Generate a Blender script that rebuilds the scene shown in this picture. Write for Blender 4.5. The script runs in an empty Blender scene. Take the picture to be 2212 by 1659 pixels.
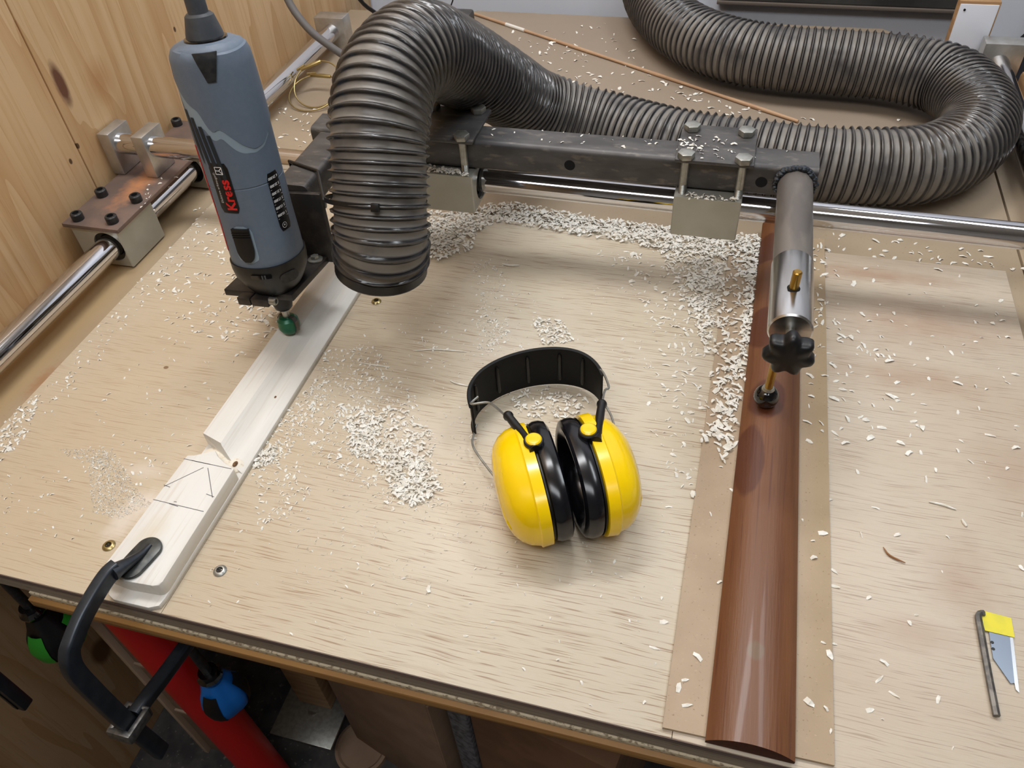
import bpy, bmesh, math, random
import numpy as np
from mathutils import Vector, Matrix
random.seed(7); RNG = np.random.default_rng(11)
S = bpy.context.scene; C = S.collection
PI = math.pi
# ------------------------------------------------------------------ camera
cam = bpy.data.objects.new('camera', bpy.data.cameras.new('camera')); C.objects.link(cam); S.camera = cam
cam.data.sensor_width = 36; cam.data.lens = 1700/2212*36; cam.data.clip_start = .02
cam.matrix_world = Matrix(((0.964174,-0.147637,0.220389,0),(0.259471,0.697657,-0.667794,0),(-0.055164,0.701055,0.710971,.6),(0,0,0,1)))
# ------------------------------------------------------------------ world, lamps, exposure
w = bpy.data.worlds.new('world'); S.world = w; w.use_nodes = True
w.node_tree.nodes['Background'].inputs[0].default_value = (.86,.93,1,1)
w.node_tree.nodes['Background'].inputs[1].default_value = .25
def area(name, loc, target, sx, sy, power, col):
    l = bpy.data.lights.new(name, 'AREA'); l.shape = 'RECTANGLE'; l.size = sx; l.size_y = sy; l.energy = power; l.color = col
    o = bpy.data.objects.new(name, l); C.objects.link(o); o.location = loc
    o.rotation_euler = (Vector(target)-Vector(loc)).to_track_quat('-Z','Y').to_euler(); return o
area('lamp_or_fill_light', (-.50,1.00,1.68), (-.42,.85,0), .9,.22, 17, (.97,.98,1))
area('lamp_or_fill_light', (.70,1.02,1.68), (.4,.75,0), .9,.22, 10, (.90,.95,1))
area('lamp_or_fill_light', (-.1,-.35,1.68), (-.1,.2,0), 1.4,.4, 14, (.93,.96,1))  # front fill, added to brighten the bench's near edge
S.view_settings.view_transform = 'Standard'; S.view_settings.look = 'None'
S.view_settings.gamma = 1; S.view_settings.use_curve_mapping = False; S.view_settings.exposure = .0
# ------------------------------------------------------------------ helpers
def L(c):
    f = lambda v: (v/255/12.92) if v/255 <= .04045 else ((v/255+.055)/1.055)**2.4
    return (f(c[0]), f(c[1]), f(c[2]), 1)
MC = {}
def mat(name, col, rough=.5, metal=0, col2=None, sc=(30,30,30), amt=.5, bump=0, coat=0, det=4, lo=.4, hi=.62, spec=.5, bsc=None):
    m = bpy.data.materials.new(name); m.use_nodes = True; t = m.node_tree; n = t.nodes; p = n['Principled BSDF']
    p.inputs['Base Color'].default_value = L(col); p.inputs['Roughness'].default_value = rough; p.inputs['Metallic'].default_value = metal
    p.inputs['Specular IOR Level'].default_value = spec; p.inputs['Coat Weight'].default_value = coat; p.inputs['Coat Roughness'].default_value = .08
    tc = n.new('ShaderNodeNewGeometry')
    def noise(scale, det=4):
        mp = n.new('ShaderNodeMapping'); mp.inputs['Scale'].default_value = scale; t.links.new(tc.outputs['Position'], mp.inputs[0])
        no = n.new('ShaderNodeTexNoise'); no.inputs['Scale'].default_value = 1; no.inputs['Detail'].default_value = det
        t.links.new(mp.outputs[0], no.inputs['Vector']); return no.outputs['Fac']
    if col2:
        r = n.new('ShaderNodeMapRange'); r.inputs[1].default_value = lo; r.inputs[2].default_value = hi; r.inputs[4].default_value = amt
        t.links.new(noise(sc, det), r.inputs[0])
        x = n.new('ShaderNodeMix'); x.data_type = 'RGBA'; x.inputs[6].default_value = L(col); x.inputs[7].default_value = L(col2)
        t.links.new(r.outputs[0], x.inputs[0]); t.links.new(x.outputs[2], p.inputs['Base Color'])
        m['out'] = 1
    if bump:
        b = n.new('ShaderNodeBump'); b.inputs['Strength'].default_value = bump; b.inputs['Distance'].default_value = .001
        t.links.new(noise(bsc or sc, det), b.inputs['Height']); t.links.new(b.outputs[0], p.inputs['Normal'])
    return m
def layer(m, col, scale, lo, hi, amt, det=3, rot=0, dist=0, offs=(0,0,0)):
    """mix one more noise-driven colour over a material's base colour"""
    t = m.node_tree; n = t.nodes; p = n['Principled BSDF']; tc = [k for k in n if k.bl_idname == 'ShaderNodeNewGeometry'][0]
    mp = n.new('ShaderNodeMapping'); mp.inputs['Scale'].default_value = scale; mp.inputs['Rotation'].default_value = (0,0,rot); mp.inputs['Location'].default_value = offs
    src = tc.outputs['Position']
    if dist:
        nd = n.new('ShaderNodeTexNoise'); nd.inputs['Scale'].default_value = 7; t.links.new(src, nd.inputs['Vector'])
        ma = n.new('ShaderNodeVectorMath'); ma.operation = 'MULTIPLY_ADD'; ma.inputs[1].default_value = (dist,dist,dist)
        t.links.new(nd.outputs['Color'], ma.inputs[0]); t.links.new(src, ma.inputs[2]); src = ma.outputs[0]
    t.links.new(src, mp.inputs[0])
    no = n.new('ShaderNodeTexNoise'); no.inputs['Scale'].default_value = 1; no.inputs['Detail'].default_value = det
    t.links.new(mp.outputs[0], no.inputs['Vector'])
    r = n.new('ShaderNodeMapRange'); r.inputs[1].default_value = lo; r.inputs[2].default_value = hi; r.inputs[4].default_value = amt
    t.links.new(no.outputs['Fac'], r.inputs[0])
    x = n.new('ShaderNodeMix'); x.data_type = 'RGBA'; x.inputs[6].default_value = p.inputs['Base Color'].default_value; x.inputs[7].default_value = L(col)
    if p.inputs['Base Color'].links: t.links.new(p.inputs['Base Color'].links[0].from_socket, x.inputs[6])
    t.links.new(r.outputs[0], x.inputs[0]); t.links.new(x.outputs[2], p.inputs['Base Color']); return m
def spot(m, col, cen, rad, soft=.4, amt=1, wob=.0, wsc=60):
    """a stain or mark with its own place on the material"""
    t = m.node_tree; n = t.nodes; p = n['Principled BSDF']; tc = [k for k in n if k.bl_idname == 'ShaderNodeNewGeometry'][0]
    a = n.new('ShaderNodeVectorMath'); a.operation = 'SUBTRACT'; a.inputs[1].default_value = cen; t.links.new(tc.outputs['Position'], a.inputs[0])
    d = n.new('ShaderNodeVectorMath'); d.operation = 'DIVIDE'; d.inputs[1].default_value = rad; t.links.new(a.outputs[0], d.inputs[0])
    l = n.new('ShaderNodeVectorMath'); l.operation = 'LENGTH'; t.links.new(d.outputs[0], l.inputs[0]); v = l.outputs['Value']
    if wob:
        no = n.new('ShaderNodeTexNoise'); no.inputs['Scale'].default_value = wsc; no.inputs['Detail'].default_value = 4; t.links.new(tc.outputs['Position'], no.inputs['Vector'])
        q = n.new('ShaderNodeMath'); q.operation = 'MULTIPLY_ADD'; q.inputs[1].default_value = wob; t.links.new(no.outputs['Fac'], q.inputs[0]); t.links.new(v, q.inputs[2]); v = q.outputs[0]
    r = n.new('ShaderNodeMapRange'); r.inputs[1].default_value = 1+wob*.5; r.inputs[2].default_value = 1-soft+wob*.5; r.inputs[4].default_value = amt
    t.links.new(v, r.inputs[0])
    x = n.new('ShaderNodeMix'); x.data_type = 'RGBA'; x.inputs[6].default_value = p.inputs['Base Color'].default_value; x.inputs[7].default_value = L(col)
    if p.inputs['Base Color'].links: t.links.new(p.inputs['Base Color'].links[0].from_socket, x.inputs[6])
    t.links.new(r.outputs[0], x.inputs[0]); t.links.new(x.outputs[2], p.inputs['Base Color']); return m

class MB:
    """collects shapes in world coordinates, builds one mesh object"""
    def __init__(s): s.v = []; s.f = []
    def add(s, v, f):
        o = len(s.v); s.v += [tuple(p) for p in v]; s.f += [tuple(i+o for i in q) for q in f]; return s
    def box(s, x0, x1, y0, y1, z0, z1, bev=0, M=None, seg=2):
        bm = bmesh.new(); bmesh.ops.create_cube(bm, size=1)
        for v in bm.verts: v.co = Vector(((x0+x1)/2+v.co.x*(x1-x0), (y0+y1)/2+v.co.y*(y1-y0), (z0+z1)/2+v.co.z*(z1-z0)))
        if bev: bmesh.ops.bevel(bm, geom=bm.edges[:], offset=bev, segments=seg, profile=.5, affect='EDGES', clamp_overlap=True)
        return s.bm(bm, M)
    def bm(s, bm, M=None):
        bm.verts.index_update(); vs = [(M @ v.co) if M else v.co.copy() for v in bm.verts]
        s.add(vs, [[v.index for v in f.verts] for f in bm.faces]); bm.free(); return s
    def tube(s, pts, r, n=12, caps=True, flat=1, up=None, roll=0):
        pts = [Vector(p) for p in pts]; rs = r if isinstance(r,(list,tuple)) else [r]*len(pts)
        T = [(pts[min(i+1,len(pts)-1)]-pts[max(i-1,0)]).normalized() for i in range(len(pts))]
        U = Vector(up) if up else (Vector((0,0,1)) if abs(T[0].z) < .9 else Vector((1,0,0)))
        U = (U - T[0]*U.dot(T[0])).normalized(); v = []; f = []
        for i,p in enumerate(pts):
            U = (U - T[i]*U.dot(T[i])).normalized(); B = T[i].cross(U)
            for k in range(n):
                a = 2*PI*k/n+roll; v.append(p+U*math.cos(a)*rs[i]*flat+B*math.sin(a)*rs[i])
        for i in range(len(pts)-1):
            for k in range(n): f.append((i*n+k, i*n+(k+1)%n, (i+1)*n+(k+1)%n, (i+1)*n+k))
        if caps: f.append(tuple(range(n))[::-1]); f.append(tuple(range((len(pts)-1)*n, len(pts)*n)))
        return s.add(v, f)
    def cyl(s, a, b, r, n=24, r2=None, bev=0, roll=0):
        a = Vector(a); b = Vector(b); r2 = r if r2 is None else r2; d = (b-a).normalized()
        if bev: return s.tube([a, a+d*bev, b-d*bev, b], [r-bev, r, r2, r2-bev], n, roll=roll)
        return s.tube([a,b],[r,r2],n,roll=roll)
    def lathe(s, prof, M, n=32):
        v = []; f = []
        for (r,z) in prof:
            for k in range(n): v.append(M @ Vector((r*math.cos(2*PI*k/n), r*math.sin(2*PI*k/n), z)))
        for i in range(len(prof)-1):
            for k in range(n): f.append((i*n+k, i*n+(k+1)%n, (i+1)*n+(k+1)%n, (i+1)*n+k))
        f.append(tuple(range(n))[::-1]); f.append(tuple(range((len(prof)-1)*n, len(prof)*n)))
        return s.add(v, f)
    def sphere(s, c, r, n=24, sc=(1,1,1), M=None):
        v = []; f = []; h = n//2
        for i in range(h+1):
            t = PI*i/h
            for k in range(n):
                p = Vector((r*sc[0]*math.sin(t)*math.cos(2*PI*k/n), r*sc[1]*math.sin(t)*math.sin(2*PI*k/n), -r*sc[2]*math.cos(t)))
                v.append((M @ p if M else p)+Vector(c))
        for i in range(h):
            for k in range(n): f.append((i*n+k, i*n+(k+1)%n, (i+1)*n+(k+1)%n, (i+1)*n+k))
        return s.add(v, f)
    def prism(s, poly, z0, z1, M=None, bev=0):
        bm = bmesh.new(); vs = [bm.verts.new((p[0],p[1],z0)) for p in poly]; fa = bm.faces.new(vs)
        e = bmesh.ops.extrude_face_region(bm, geom=[fa])
        for q in e['geom']:
            if isinstance(q, bmesh.types.BMVert): q.co.z = z1
        bmesh.ops.recalc_face_normals(bm, faces=bm.faces[:])
        if bev: bmesh.ops.bevel(bm, geom=bm.edges[:], offset=bev, segments=2, profile=.5, affect='EDGES', clamp_overlap=True)
        return s.bm(bm, M)
    def build(s, name, m, parent=None, smooth=30, label=None, kind=None, weld=False):
        me = bpy.data.meshes.new(name); off = parent_loc(parent)
        me.from_pydata([(p[0]-off[0], p[1]-off[1], p[2]-off[2]) for p in s.v], [], s.f)
        bm = bmesh.new(); bm.from_mesh(me)
        if weld: bmesh.ops.remove_doubles(bm, verts=bm.verts[:], dist=1e-6)
        bmesh.ops.recalc_face_normals(bm, faces=bm.faces[:]); bm.to_mesh(me); bm.free()
        me.materials.append(m)
        if smooth:
            me.polygons.foreach_set('use_smooth', [True]*len(me.polygons)); me.set_sharp_from_angle(angle=math.radians(smooth))
        o = bpy.data.objects.new(name, me); C.objects.link(o)
        if parent: o.parent = parent
        if label: o['label'] = label
        if kind: o['kind'] = kind
        return o
def parent_loc(p):
    l = Vector((0,0,0))
    while p is not None: l += p.location; p = p.parent
    return l
def thing(name, label, cat, loc=(0,0,0), group=None):
    o = bpy.data.objects.new(name, None); o.empty_display_size = .02; C.objects.link(o); o.location = loc
    return tag(o, label, cat, group)
def tag(o, label, cat, group=None, kind=None):
    o['label'] = label; o['category'] = cat
    if group: o['group'] = group
    if kind: o['kind'] = kind
    return o
def struct(o, label=None):
    o['kind'] = 'structure'
    if label: o['label'] = label
    return o
def axisM(origin, a, xhint=(1,0,0)):
    a = Vector(a).normalized(); x = Vector(xhint); x = (x-a*x.dot(a)).normalized(); y = a.cross(x)
    return Matrix(((x.x,y.x,a.x,origin[0]),(x.y,y.y,a.y,origin[1]),(x.z,y.z,a.z,origin[2]),(0,0,0,1)))
def catmull(P, step):
    P = [Vector(p) for p in P]; Q = [P[0]*2-P[1]]+P+[P[-1]*2-P[-2]]; out = []
    for i in range(1, len(Q)-2):
        a,b,c,d = Q[i-1:i+3]; m = 24
        for j in range(m):
            t = j/m; out.append(.5*((2*b)+(c-a)*t+(2*a-5*b+4*c-d)*t*t+(-a+3*b-3*c+d)*t**3))
    out.append(P[-1])
    A = np.array([tuple(p) for p in out]); s = np.r_[0, np.cumsum(np.linalg.norm(np.diff(A,axis=0),axis=1))]
    n = max(2, int(s[-1]/step)+1); q = np.linspace(0, s[-1], n)
    return np.stack([np.interp(q, s, A[:,k]) for k in range(3)], 1), q
def text_mesh(txt, size, bold=0, align='CENTER'):
    cu = bpy.data.curves.new('t', 'FONT'); cu.body = txt; cu.size = size; cu.align_x = align; cu.align_y = 'CENTER'; cu.offset = bold; cu.resolution_u = 3
    o = bpy.data.objects.new('t', cu); C.objects.link(o); dg = bpy.context.evaluated_depsgraph_get()
    me = bpy.data.meshes.new_from_object(o.evaluated_get(dg)); vs = [v.co.copy() for v in me.vertices]; fs = [tuple(p.vertices) for p in me.polygons]
    bpy.data.objects.remove(o); bpy.data.curves.remove(cu); bpy.data.meshes.remove(me); return vs, fs

# ------------------------------------------------------------------ materials
def ply_mat(name, base, tone, pore, pamt=.6, rot=0):
    m = mat(name, base, .42, col2=tone, sc=(2.2,9,3), amt=.8, lo=.35, hi=.68, spec=.45, bump=.08, bsc=(40,700,1))
    layer(m, pore, (22,760,1), .57,.66, pamt, 2, rot, .012)
    layer(m, pore, (9,230,1), .58,.75, pamt*.5, 3, rot, .02, (3,1,0))
    layer(m, tone, (60,900,1), .5,.7, .35, 2, rot, 0)
    return m
M_ply  = ply_mat('okoume_plywood', (203,192,172), (194,180,156), (148,118,94), .8)
spot(M_ply, (199,176,144), (-.62,.1,0), (.42,2,1), .9, .6)
for cx_, cy_, rx, ry, am in ((-.485,.335,.03,.02,.8),(-.455,.31,.035,.018,.6),(-.50,.31,.018,.03,.7),(-.515,.37,.03,.012,.45),(-.42,.53,.04,.02,.3),(-.25,.47,.08,.05,.22),(-.21,.6,.06,.06,.2)):
    spot(M_ply, (224,212,198), (cx_,cy_,0), (rx,ry,1), .8, am, .8, 90)
spot(M_ply, (120,84,50), (-.578,.5075,0), (.0035,.0028,1), .3, .8)
M_ply2 = ply_mat('worn_plywood', (200,188,169), (188,171,150), (150,126,106), .6)
for a_ in ((.24,.75,.12,.05,.5),(.22,.66,.10,.03,.4),(.30,.55,.05,.06,.35),(.19,.83,.12,.018,.6),(.24,.42,.04,.05,.4),(.2,.36,.05,.02,.35)):
    spot(M_ply2, (158,124,100), (a_[0],a_[1],0), (a_[2],a_[3],1), .9, a_[4], .9, 50)
M_base = mat('mdf_base_board', (168,150,126), .6, col2=(156,139,116), sc=(8,8,8), amt=.8, spec=.3)
layer(M_base, (182,164,135), (4,5,1), .5,.7, .6, 4); layer(M_base, (120,92,62), (330,330,10), .66,.72, .35, 2)
spot(M_base, (150,84,50), (-.718,.463,0), (.012,.035,1), .8, .6, 1.0, 220)
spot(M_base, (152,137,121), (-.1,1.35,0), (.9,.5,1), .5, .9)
spot(M_base, (178,148,104), (-.76,.5,0), (.06,.5,1), .6, .7)
M_mdf  = mat('brown_mdf_runner', (176,156,132), .6, col2=(162,142,118), sc=(15,15,15), amt=.7, spec=.3)
layer(M_mdf, (110,84,60), (420,420,10), .66,.73, .6, 2); layer(M_mdf, (200,176,146), (260,600,10), .66,.74, .5, 2)
spot(M_mdf, (160,140,90), (.13,.6,0), (.02,.5,1), .8, .3)
M_plyedge = mat('plywood_edge_grime', (124,106,98), .7, col2=(90,76,74), sc=(6,6,900), amt=.9)
layer(M_plyedge, (146,126,104), (20,20,1200), .55,.62, .5)
M_edge2 = mat('board_edge_grey', (150,136,118), .75, col2=(130,118,102), sc=(3,3,500), amt=.9)
layer(M_edge2, (80,66,52), (60,60,300), .62,.7, .6)
M_edge3 = mat('chipped_white_layer', (196,184,158), .8, col2=(110,92,70), sc=(260,260,400), amt=.8, lo=.52,hi=.62)
M_top   = mat('brown_table_edge', (170,128,74), .55, col2=(124,88,48), sc=(4,4,240), amt=.9)
M_pine = mat('pine_wall_plywood', (212,178,134), .55, col2=(222,190,148), sc=(1,2.2,1.6), amt=.8, lo=.35,hi=.65, spec=.35)
def pine_grain(m, sc, k, col, amt, lo=.62, hi=.95, offs=(0,0,0)):
    t = m.node_tree; n = t.nodes; p = n['Principled BSDF']; tc = [q for q in n if q.bl_idname == 'ShaderNodeNewGeometry'][0]
    mp = n.new('ShaderNodeMapping'); mp.inputs['Scale'].default_value = sc; mp.inputs['Location'].default_value = offs; t.links.new(tc.outputs['Position'], mp.inputs[0])
    no = n.new('ShaderNodeTexNoise'); no.inputs['Scale'].default_value = 1; no.inputs['Detail'].default_value = 2.5; no.inputs['Roughness'].default_value = .42; t.links.new(mp.outputs[0], no.inputs['Vector'])
    a = n.new('ShaderNodeMath'); a.operation = 'MULTIPLY'; a.inputs[1].default_value = k; t.links.new(no.outputs['Fac'], a.inputs[0])
    b = n.new('ShaderNodeMath'); b.operation = 'FRACT'; t.links.new(a.outputs[0], b.inputs[0])
    r = n.new('ShaderNodeMapRange'); r.inputs[1].default_value = lo; r.inputs[2].default_value = hi; r.inputs[4].default_value = amt; t.links.new(b.outputs[0], r.inputs[0])
    x = n.new('ShaderNodeMix'); x.data_type = 'RGBA'; x.inputs[7].default_value = L(col); t.links.new(p.inputs['Base Color'].links[0].from_socket, x.inputs[6])
    t.links.new(r.outputs[0], x.inputs[0]); t.links.new(x.outputs[2], p.inputs['Base Color'])
pine_grain(M_pine, (1,8,.75), 9, (190,146,98), .6, .45, .98)
pine_grain(M_pine, (1,26,.9), 7, (196,152,104), .4, .5, .98, (4,2,0))
layer(M_pine, (166,118,66), (1,420,14), .6,.7, .25, 2)
spot(M_pine, (92,46,34), (-.82,.776,.192), (.1,.011,.034), .5, .9, .3, 90)
spot(M_pine, (178,122,72), (-.82,.84,.168), (.1,.03,.035), .8, .5)
spot(M_pine, (120,84,50), (-.82,.36,-.52), (.1,.022,.03), .4, .9)
for yy_, zz_ in ((.757,.118),(.735,.108),(1.02,.165),(.86,.29)): spot(M_pine, (70,44,26), (-.82,yy_,zz_), (.1,.003,.0045), .3, .9)
M_room = mat('room_paint', (214,214,210), .8)
M_white = mat('white_wall_paint', (228,233,243), .7, col2=(220,226,238), sc=(5,5,5), amt=.7)
M_cell = mat('ceiling_grey', (120,120,122), .9)
M_floor = mat('dark_concrete', (74,70,68), .85, col2=(48,46,46), sc=(30,30,30), amt=.9)
layer(M_floor, (120,112,104), (160,160,160), .64,.7, .6)
M_chrome = mat('polished_chrome', (214,214,218), .07, 1)
M_chrome2 = mat('dusty_chrome', (206,203,204), .16, 1, col2=(150,140,128), sc=(30,12,30), amt=.5, lo=.5, hi=.8)
M_alu = mat('brushed_aluminium', (200,199,196), .36, .85, col2=(176,174,168), sc=(60,60,60), amt=.6)
M_alub = mat('anodised_aluminium', (178,177,168), .48, .55, col2=(166,164,152), sc=(25,25,25), amt=.6)
M_alut = mat('turned_aluminium', (214,214,214), .24, 1, col2=(176,172,168), sc=(14,14,260), amt=.6)
M_steel = mat('dusty_mill_steel', (92,90,89), .5, .45, col2=(70,68,68), sc=(20,60,60), amt=.8, bump=.15)
layer(M_steel, (136,128,118), (60,160,160), .58,.7, .45)
M_steeltube = mat('dusty_round_tube', (122,115,108), .5, .35, col2=(96,90,86), sc=(50,14,30), amt=.7, lo=.45, hi=.6)
M_steeldk = mat('black_steel_plate', (52,49,47), .45, .4, col2=(84,76,68), sc=(60,60,60), amt=.7, lo=.5, hi=.75)
M_rust = mat('brown_rusty_plate', (104,88,80), .6, .2, col2=(124,100,88), sc=(40,40,40), amt=.8)
spot(M_rust, (186,128,86), (-.765,.775,.06), (.022,.075,1), .9, .95, 1.0, 130)
M_zinc = mat('zinc_bolt', (172,172,166), .36, .8, col2=(142,141,132), sc=(150,150,150), amt=.6)
M_brass = mat('brass_rod', (168,134,62), .3, .85, col2=(140,106,50), sc=(100,100,40), amt=.6)
M_yzinc = mat('yellow_zinc', (176,158,110), .32, .9)
M_blk = mat('black_screw_steel', (40,41,43), .4, .3, col2=(66,64,62), sc=(200,200,200), amt=.5)
M_blkp = mat('black_plastic', (9,9,11), .42, col2=(15,15,17), sc=(90,90,90), amt=.6)
M_band = mat('matt_black_band', (6,6,8), .55, col2=(10,10,12), sc=(60,60,60), amt=.6, spec=.22)
M_blkg = mat('glossy_black', (9,9,12), .06, coat=.6)
M_cush = mat('black_vinyl_cushion', (13,13,17), .2, col2=(20,20,25), sc=(40,40,40), amt=.7)
M_yel = mat('yellow_gloss_plastic', (250,210,0), .22, coat=.3, col2=(243,199,0), sc=(30,30,30), amt=.5)
M_redwood = mat('varnished_mahogany', (112,70,40), .46, col2=(92,52,27), sc=(60,3,20), amt=.7, lo=.4, hi=.62, coat=.10, bump=.25, bsc=(500,30,60))
layer(M_redwood, (134,86,56), (30,2.4,10), .5,.7, .6, 4); layer(M_redwood, (74,34,20), (500,9,40), .58,.68, .5, 3)
for a_ in ((.068,.69,.022,.035),(.062,.5,.014,.045),(.075,.58,.018,.03),(.068,.84,.02,.03)): spot(M_redwood, (74,30,14), (a_[0],a_[1],.01), (a_[2],a_[3],1), .12, .7, .5, 40)
spot(M_redwood, (110,84,58), (.077,.308,.016), (.0075,.009,1), .3, .95, .5, 200)
M_redend = mat('mahogany_end_grain', (84,46,30), .6, col2=(66,34,22), sc=(300,300,300), amt=.8)
M_maple = mat('raw_white_maple', (228,225,218), .55, col2=(220,215,206), sc=(60,7,60), amt=.7, spec=.35)
layer(M_maple, (204,192,176), (300,9,200), .58,.72, .4)
spot(M_maple, (214,200,172), (-.448,.292,.022), (.016,.03,1), .9, .5, .6, 80)
M_rough = mat('torn_maple', (232,224,208), .7, col2=(170,140,96), sc=(150,150,150), amt=.7, lo=.55, hi=.75, bump=.8)
M_knot = mat('dark_knot', (74,52,34), .8, col2=(30,20,12), sc=(500,500,500), amt=.9)
M_holeshade = mat('hole_shade_black', (3,3,4), .9)  # black that stands for the shade inside holes
M_tear = mat('torn_brown_wood', (120,88,54), .8, col2=(70,46,28), sc=(500,500,500), amt=.8)
M_pencil = mat('pencil_mark', (96,94,98), .7)
M_chip = mat('wood_shaving', (238,236,228), .7, col2=(214,207,192), sc=(120,120,120), amt=.8)
M_router = mat('blue_grey_plastic', (99,112,128), .5, col2=(107,119,134), sc=(200,200,200), amt=.4, bump=.1, bsc=(1500,1500,1500))
M_router2 = mat('pale_blue_grey_plastic', (140,158,172), .5)
M_red = mat('red_plastic', (190,28,28), .4)
M_lab = mat('black_label', (18,18,20), .35)
M_wht = mat('white_print', (232,232,232), .5)
M_redp = mat('red_print', (214,30,30), .5)
M_green = mat('green_cutter_paint', (14,92,62), .3, .2)
M_carb = mat('carbide_cutter', (96,92,86), .35, .7)
M_cord = mat('rubber_cord', (58,62,68), .5, col2=(84,86,88), sc=(60,60,60), amt=.5)
M_cable = mat('grey_cable', (96,92,90), .6)
M_clamp = mat('forged_dark_steel', (46,52,60), .34, .5, col2=(64,68,74), sc=(70,70,70), amt=.6)
M_pad = mat('dusty_clamp_pad', (84,86,84), .38, .5, col2=(56,60,62), sc=(120,120,120), amt=.8)
M_clampb = mat('worn_bright_steel', (120,118,114), .4, .7, col2=(70,70,72), sc=(150,150,150), amt=.7)
M_tape = mat('yellow_masking_tape', (226,214,60), .6, col2=(206,200,70), sc=(80,80,80), amt=.6)
M_blade = mat('blade_steel', (132,142,156), .32, .6)
M_bevel = mat('ground_blade_edge', (222,226,232), .25, .8)
M_bamboo = mat('bamboo_stick', (188,154,122), .6, col2=(172,136,104), sc=(20,20,20), amt=.7)
M_paper = mat('white_paper_label', (226,222,214), .7)
M_card = mat('cardboard', (148,122,100), .85, col2=(130,106,86), sc=(20,20,20), amt=.7)
M_redpaint = mat('red_enamel', (196,26,22), .35)
M_blue = mat('blue_grip', (20,108,196), .4)
M_greeng = mat('green_grip', (44,150,44), .45)
M_darkcloth = mat('dark_cloth', (40,42,50), .9, col2=(24,25,32), sc=(12,12,12), amt=.9)
M_greyshelf = mat('grey_blue_shelf', (120,126,150), .6, col2=(96,100,124), sc=(5,5,5), amt=.8)
M_brownbd = mat('brown_board', (104,94,86), .7)
M_wood = mat('raw_wood', (176,140,100), .6, col2=(152,114,76), sc=(10,10,80), amt=.8)
M_twig = mat('brown_shaving', (150,104,62), .6)

# ------------------------------------------------------------------ the setting
FZ = -.765
f = struct(MB().box(-1.2,3.2,-2.4,3.4,FZ-.05,FZ).build('floor', M_floor), 'dark speckled concrete floor')
wl = bpy.data.objects.new('wall_left', None); C.objects.link(wl); wl.location = (-.82,.5,FZ); struct(wl)
wl['label'] = 'pine plywood wall with a straight vertical joint'
for y0,y1 in ((-2.4,.7542),(.7562,1.692)):
    MB().box(-.838,-.82,y0,y1,FZ,1.75,.0012).build('panel', M_pine, wl)
MB().box(-.85,-.839,-2.4,1.692,FZ,1.75).build('backing_board', M_brownbd, wl)
struct(MB().box(-1.2,3.2,1.70,1.74,FZ,1.75).build('wall_back', M_white), 'pale bluish white wall behind the bench')
struct(MB().box(-1.2,3.2,-2.4,3.4,1.75,1.8).build('ceiling', M_room))
struct(MB().box(-1.2,3.2,-2.44,-2.4,FZ,1.75).build('wall_front', M_room))
struct(MB().box(3.2,3.24,-2.4,3.4,FZ,1.75).build('wall_right', M_room))

# ------------------------------------------------------------------ workbench
wb = thing('workbench', 'large plywood topped routing bench covered in shavings', 'bench', (-.2,.235,FZ))
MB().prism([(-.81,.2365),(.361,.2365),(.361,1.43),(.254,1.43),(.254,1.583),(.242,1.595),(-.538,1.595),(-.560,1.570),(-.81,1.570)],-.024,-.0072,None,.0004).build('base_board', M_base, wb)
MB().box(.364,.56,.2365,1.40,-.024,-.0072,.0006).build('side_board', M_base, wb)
MB().box(-.705,-.4096,.235,.861,-.007,0,.0003).build('plywood_sheet', M_ply, wb)
MB().box(-.4090,.0240,.235,.861,-.007,0,.0003).build('plywood_sheet', M_ply, wb)
MB().box(.0244,.338,.235,.866,-.007,0,.0003).build('plywood_sheet', M_ply2, wb)
MB().box(-.81,.56,.2358,.2364,-.0239,-.0071).build('edge_band', M_edge2, wb)
MB().box(-.706,.3385,.2345,.2349,-.0068,-.0006).build('laminated_edge', M_plyedge, wb)
MB().box(-.56,.56,.234,1.40,-.030,-.0242,.0006).build('chipped_layer', M_edge3, wb)
MB().box(-.562,.56,.230,1.40,-.043,-.0312,.001).build('table_edge', M_top, wb)
MB().cyl((-.570,.3,-.043),(-.548,.3,FZ),.028,28).build('leg', M_redpaint, wb, label='red painted round steel leg')
MB().cyl((.50,1.30,-.043),(.50,1.30,FZ),.028,28).build('leg', M_redpaint, wb)
MB().cyl((-.52,1.34,-.043),(-.52,1.34,FZ),.028,28).build('leg', M_redpaint, wb)
# runner and handrail
MB().prism([(.0165,.2400),(.137,.2425),(.1335,.890),(.0205,.867)], .0002,.0032).build('mdf_runner', M_mdf, wb)
def rail_section(w, h, n=20):
    R = (w*w/4+h*h)/(2*h); a = math.asin(min(1,w/2/R)); pts = [(-w/2,0)]
    pts += [(R*math.sin(-a+2*a*k/n), .0035+h-R+R*math.cos(-a+2*a*k/n)) for k in range(n+1)] + [(w/2,0)]
    return pts
hr = thing('handrail', 'varnished reddish brown half round wooden rail used as copying pattern', 'rail', (.08,.24,.0032))
vs = []; st = [(.0786,.2365,.0622)]+[(.0786+.0027*i/12,.2365+.668*i/12,.0622-.0142*i/12) for i in range(1,13)]
for (x,y,wd) in st: vs.append([(x+p[0], y, .0034+p[1]) for p in rail_section(wd,.0125)])
mb = MB(); n_ = len(vs[0]); mb.add([p for r in vs for p in r], [(i*n_+k, i*n_+k+1, (i+1)*n_+k+1, (i+1)*n_+k) for i in range(len(vs)-1) for k in range(n_-1)]+[tuple(range((len(vs)-1)*n_,len(vs)*n_))])
mb.build('rail_body', M_redwood, hr)
MB().sphere((.0772,.3085,.0157),1,14,(.0050,.0062,.0009)).build('knot_hole', M_knot, hr, label='open brown knot')
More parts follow.
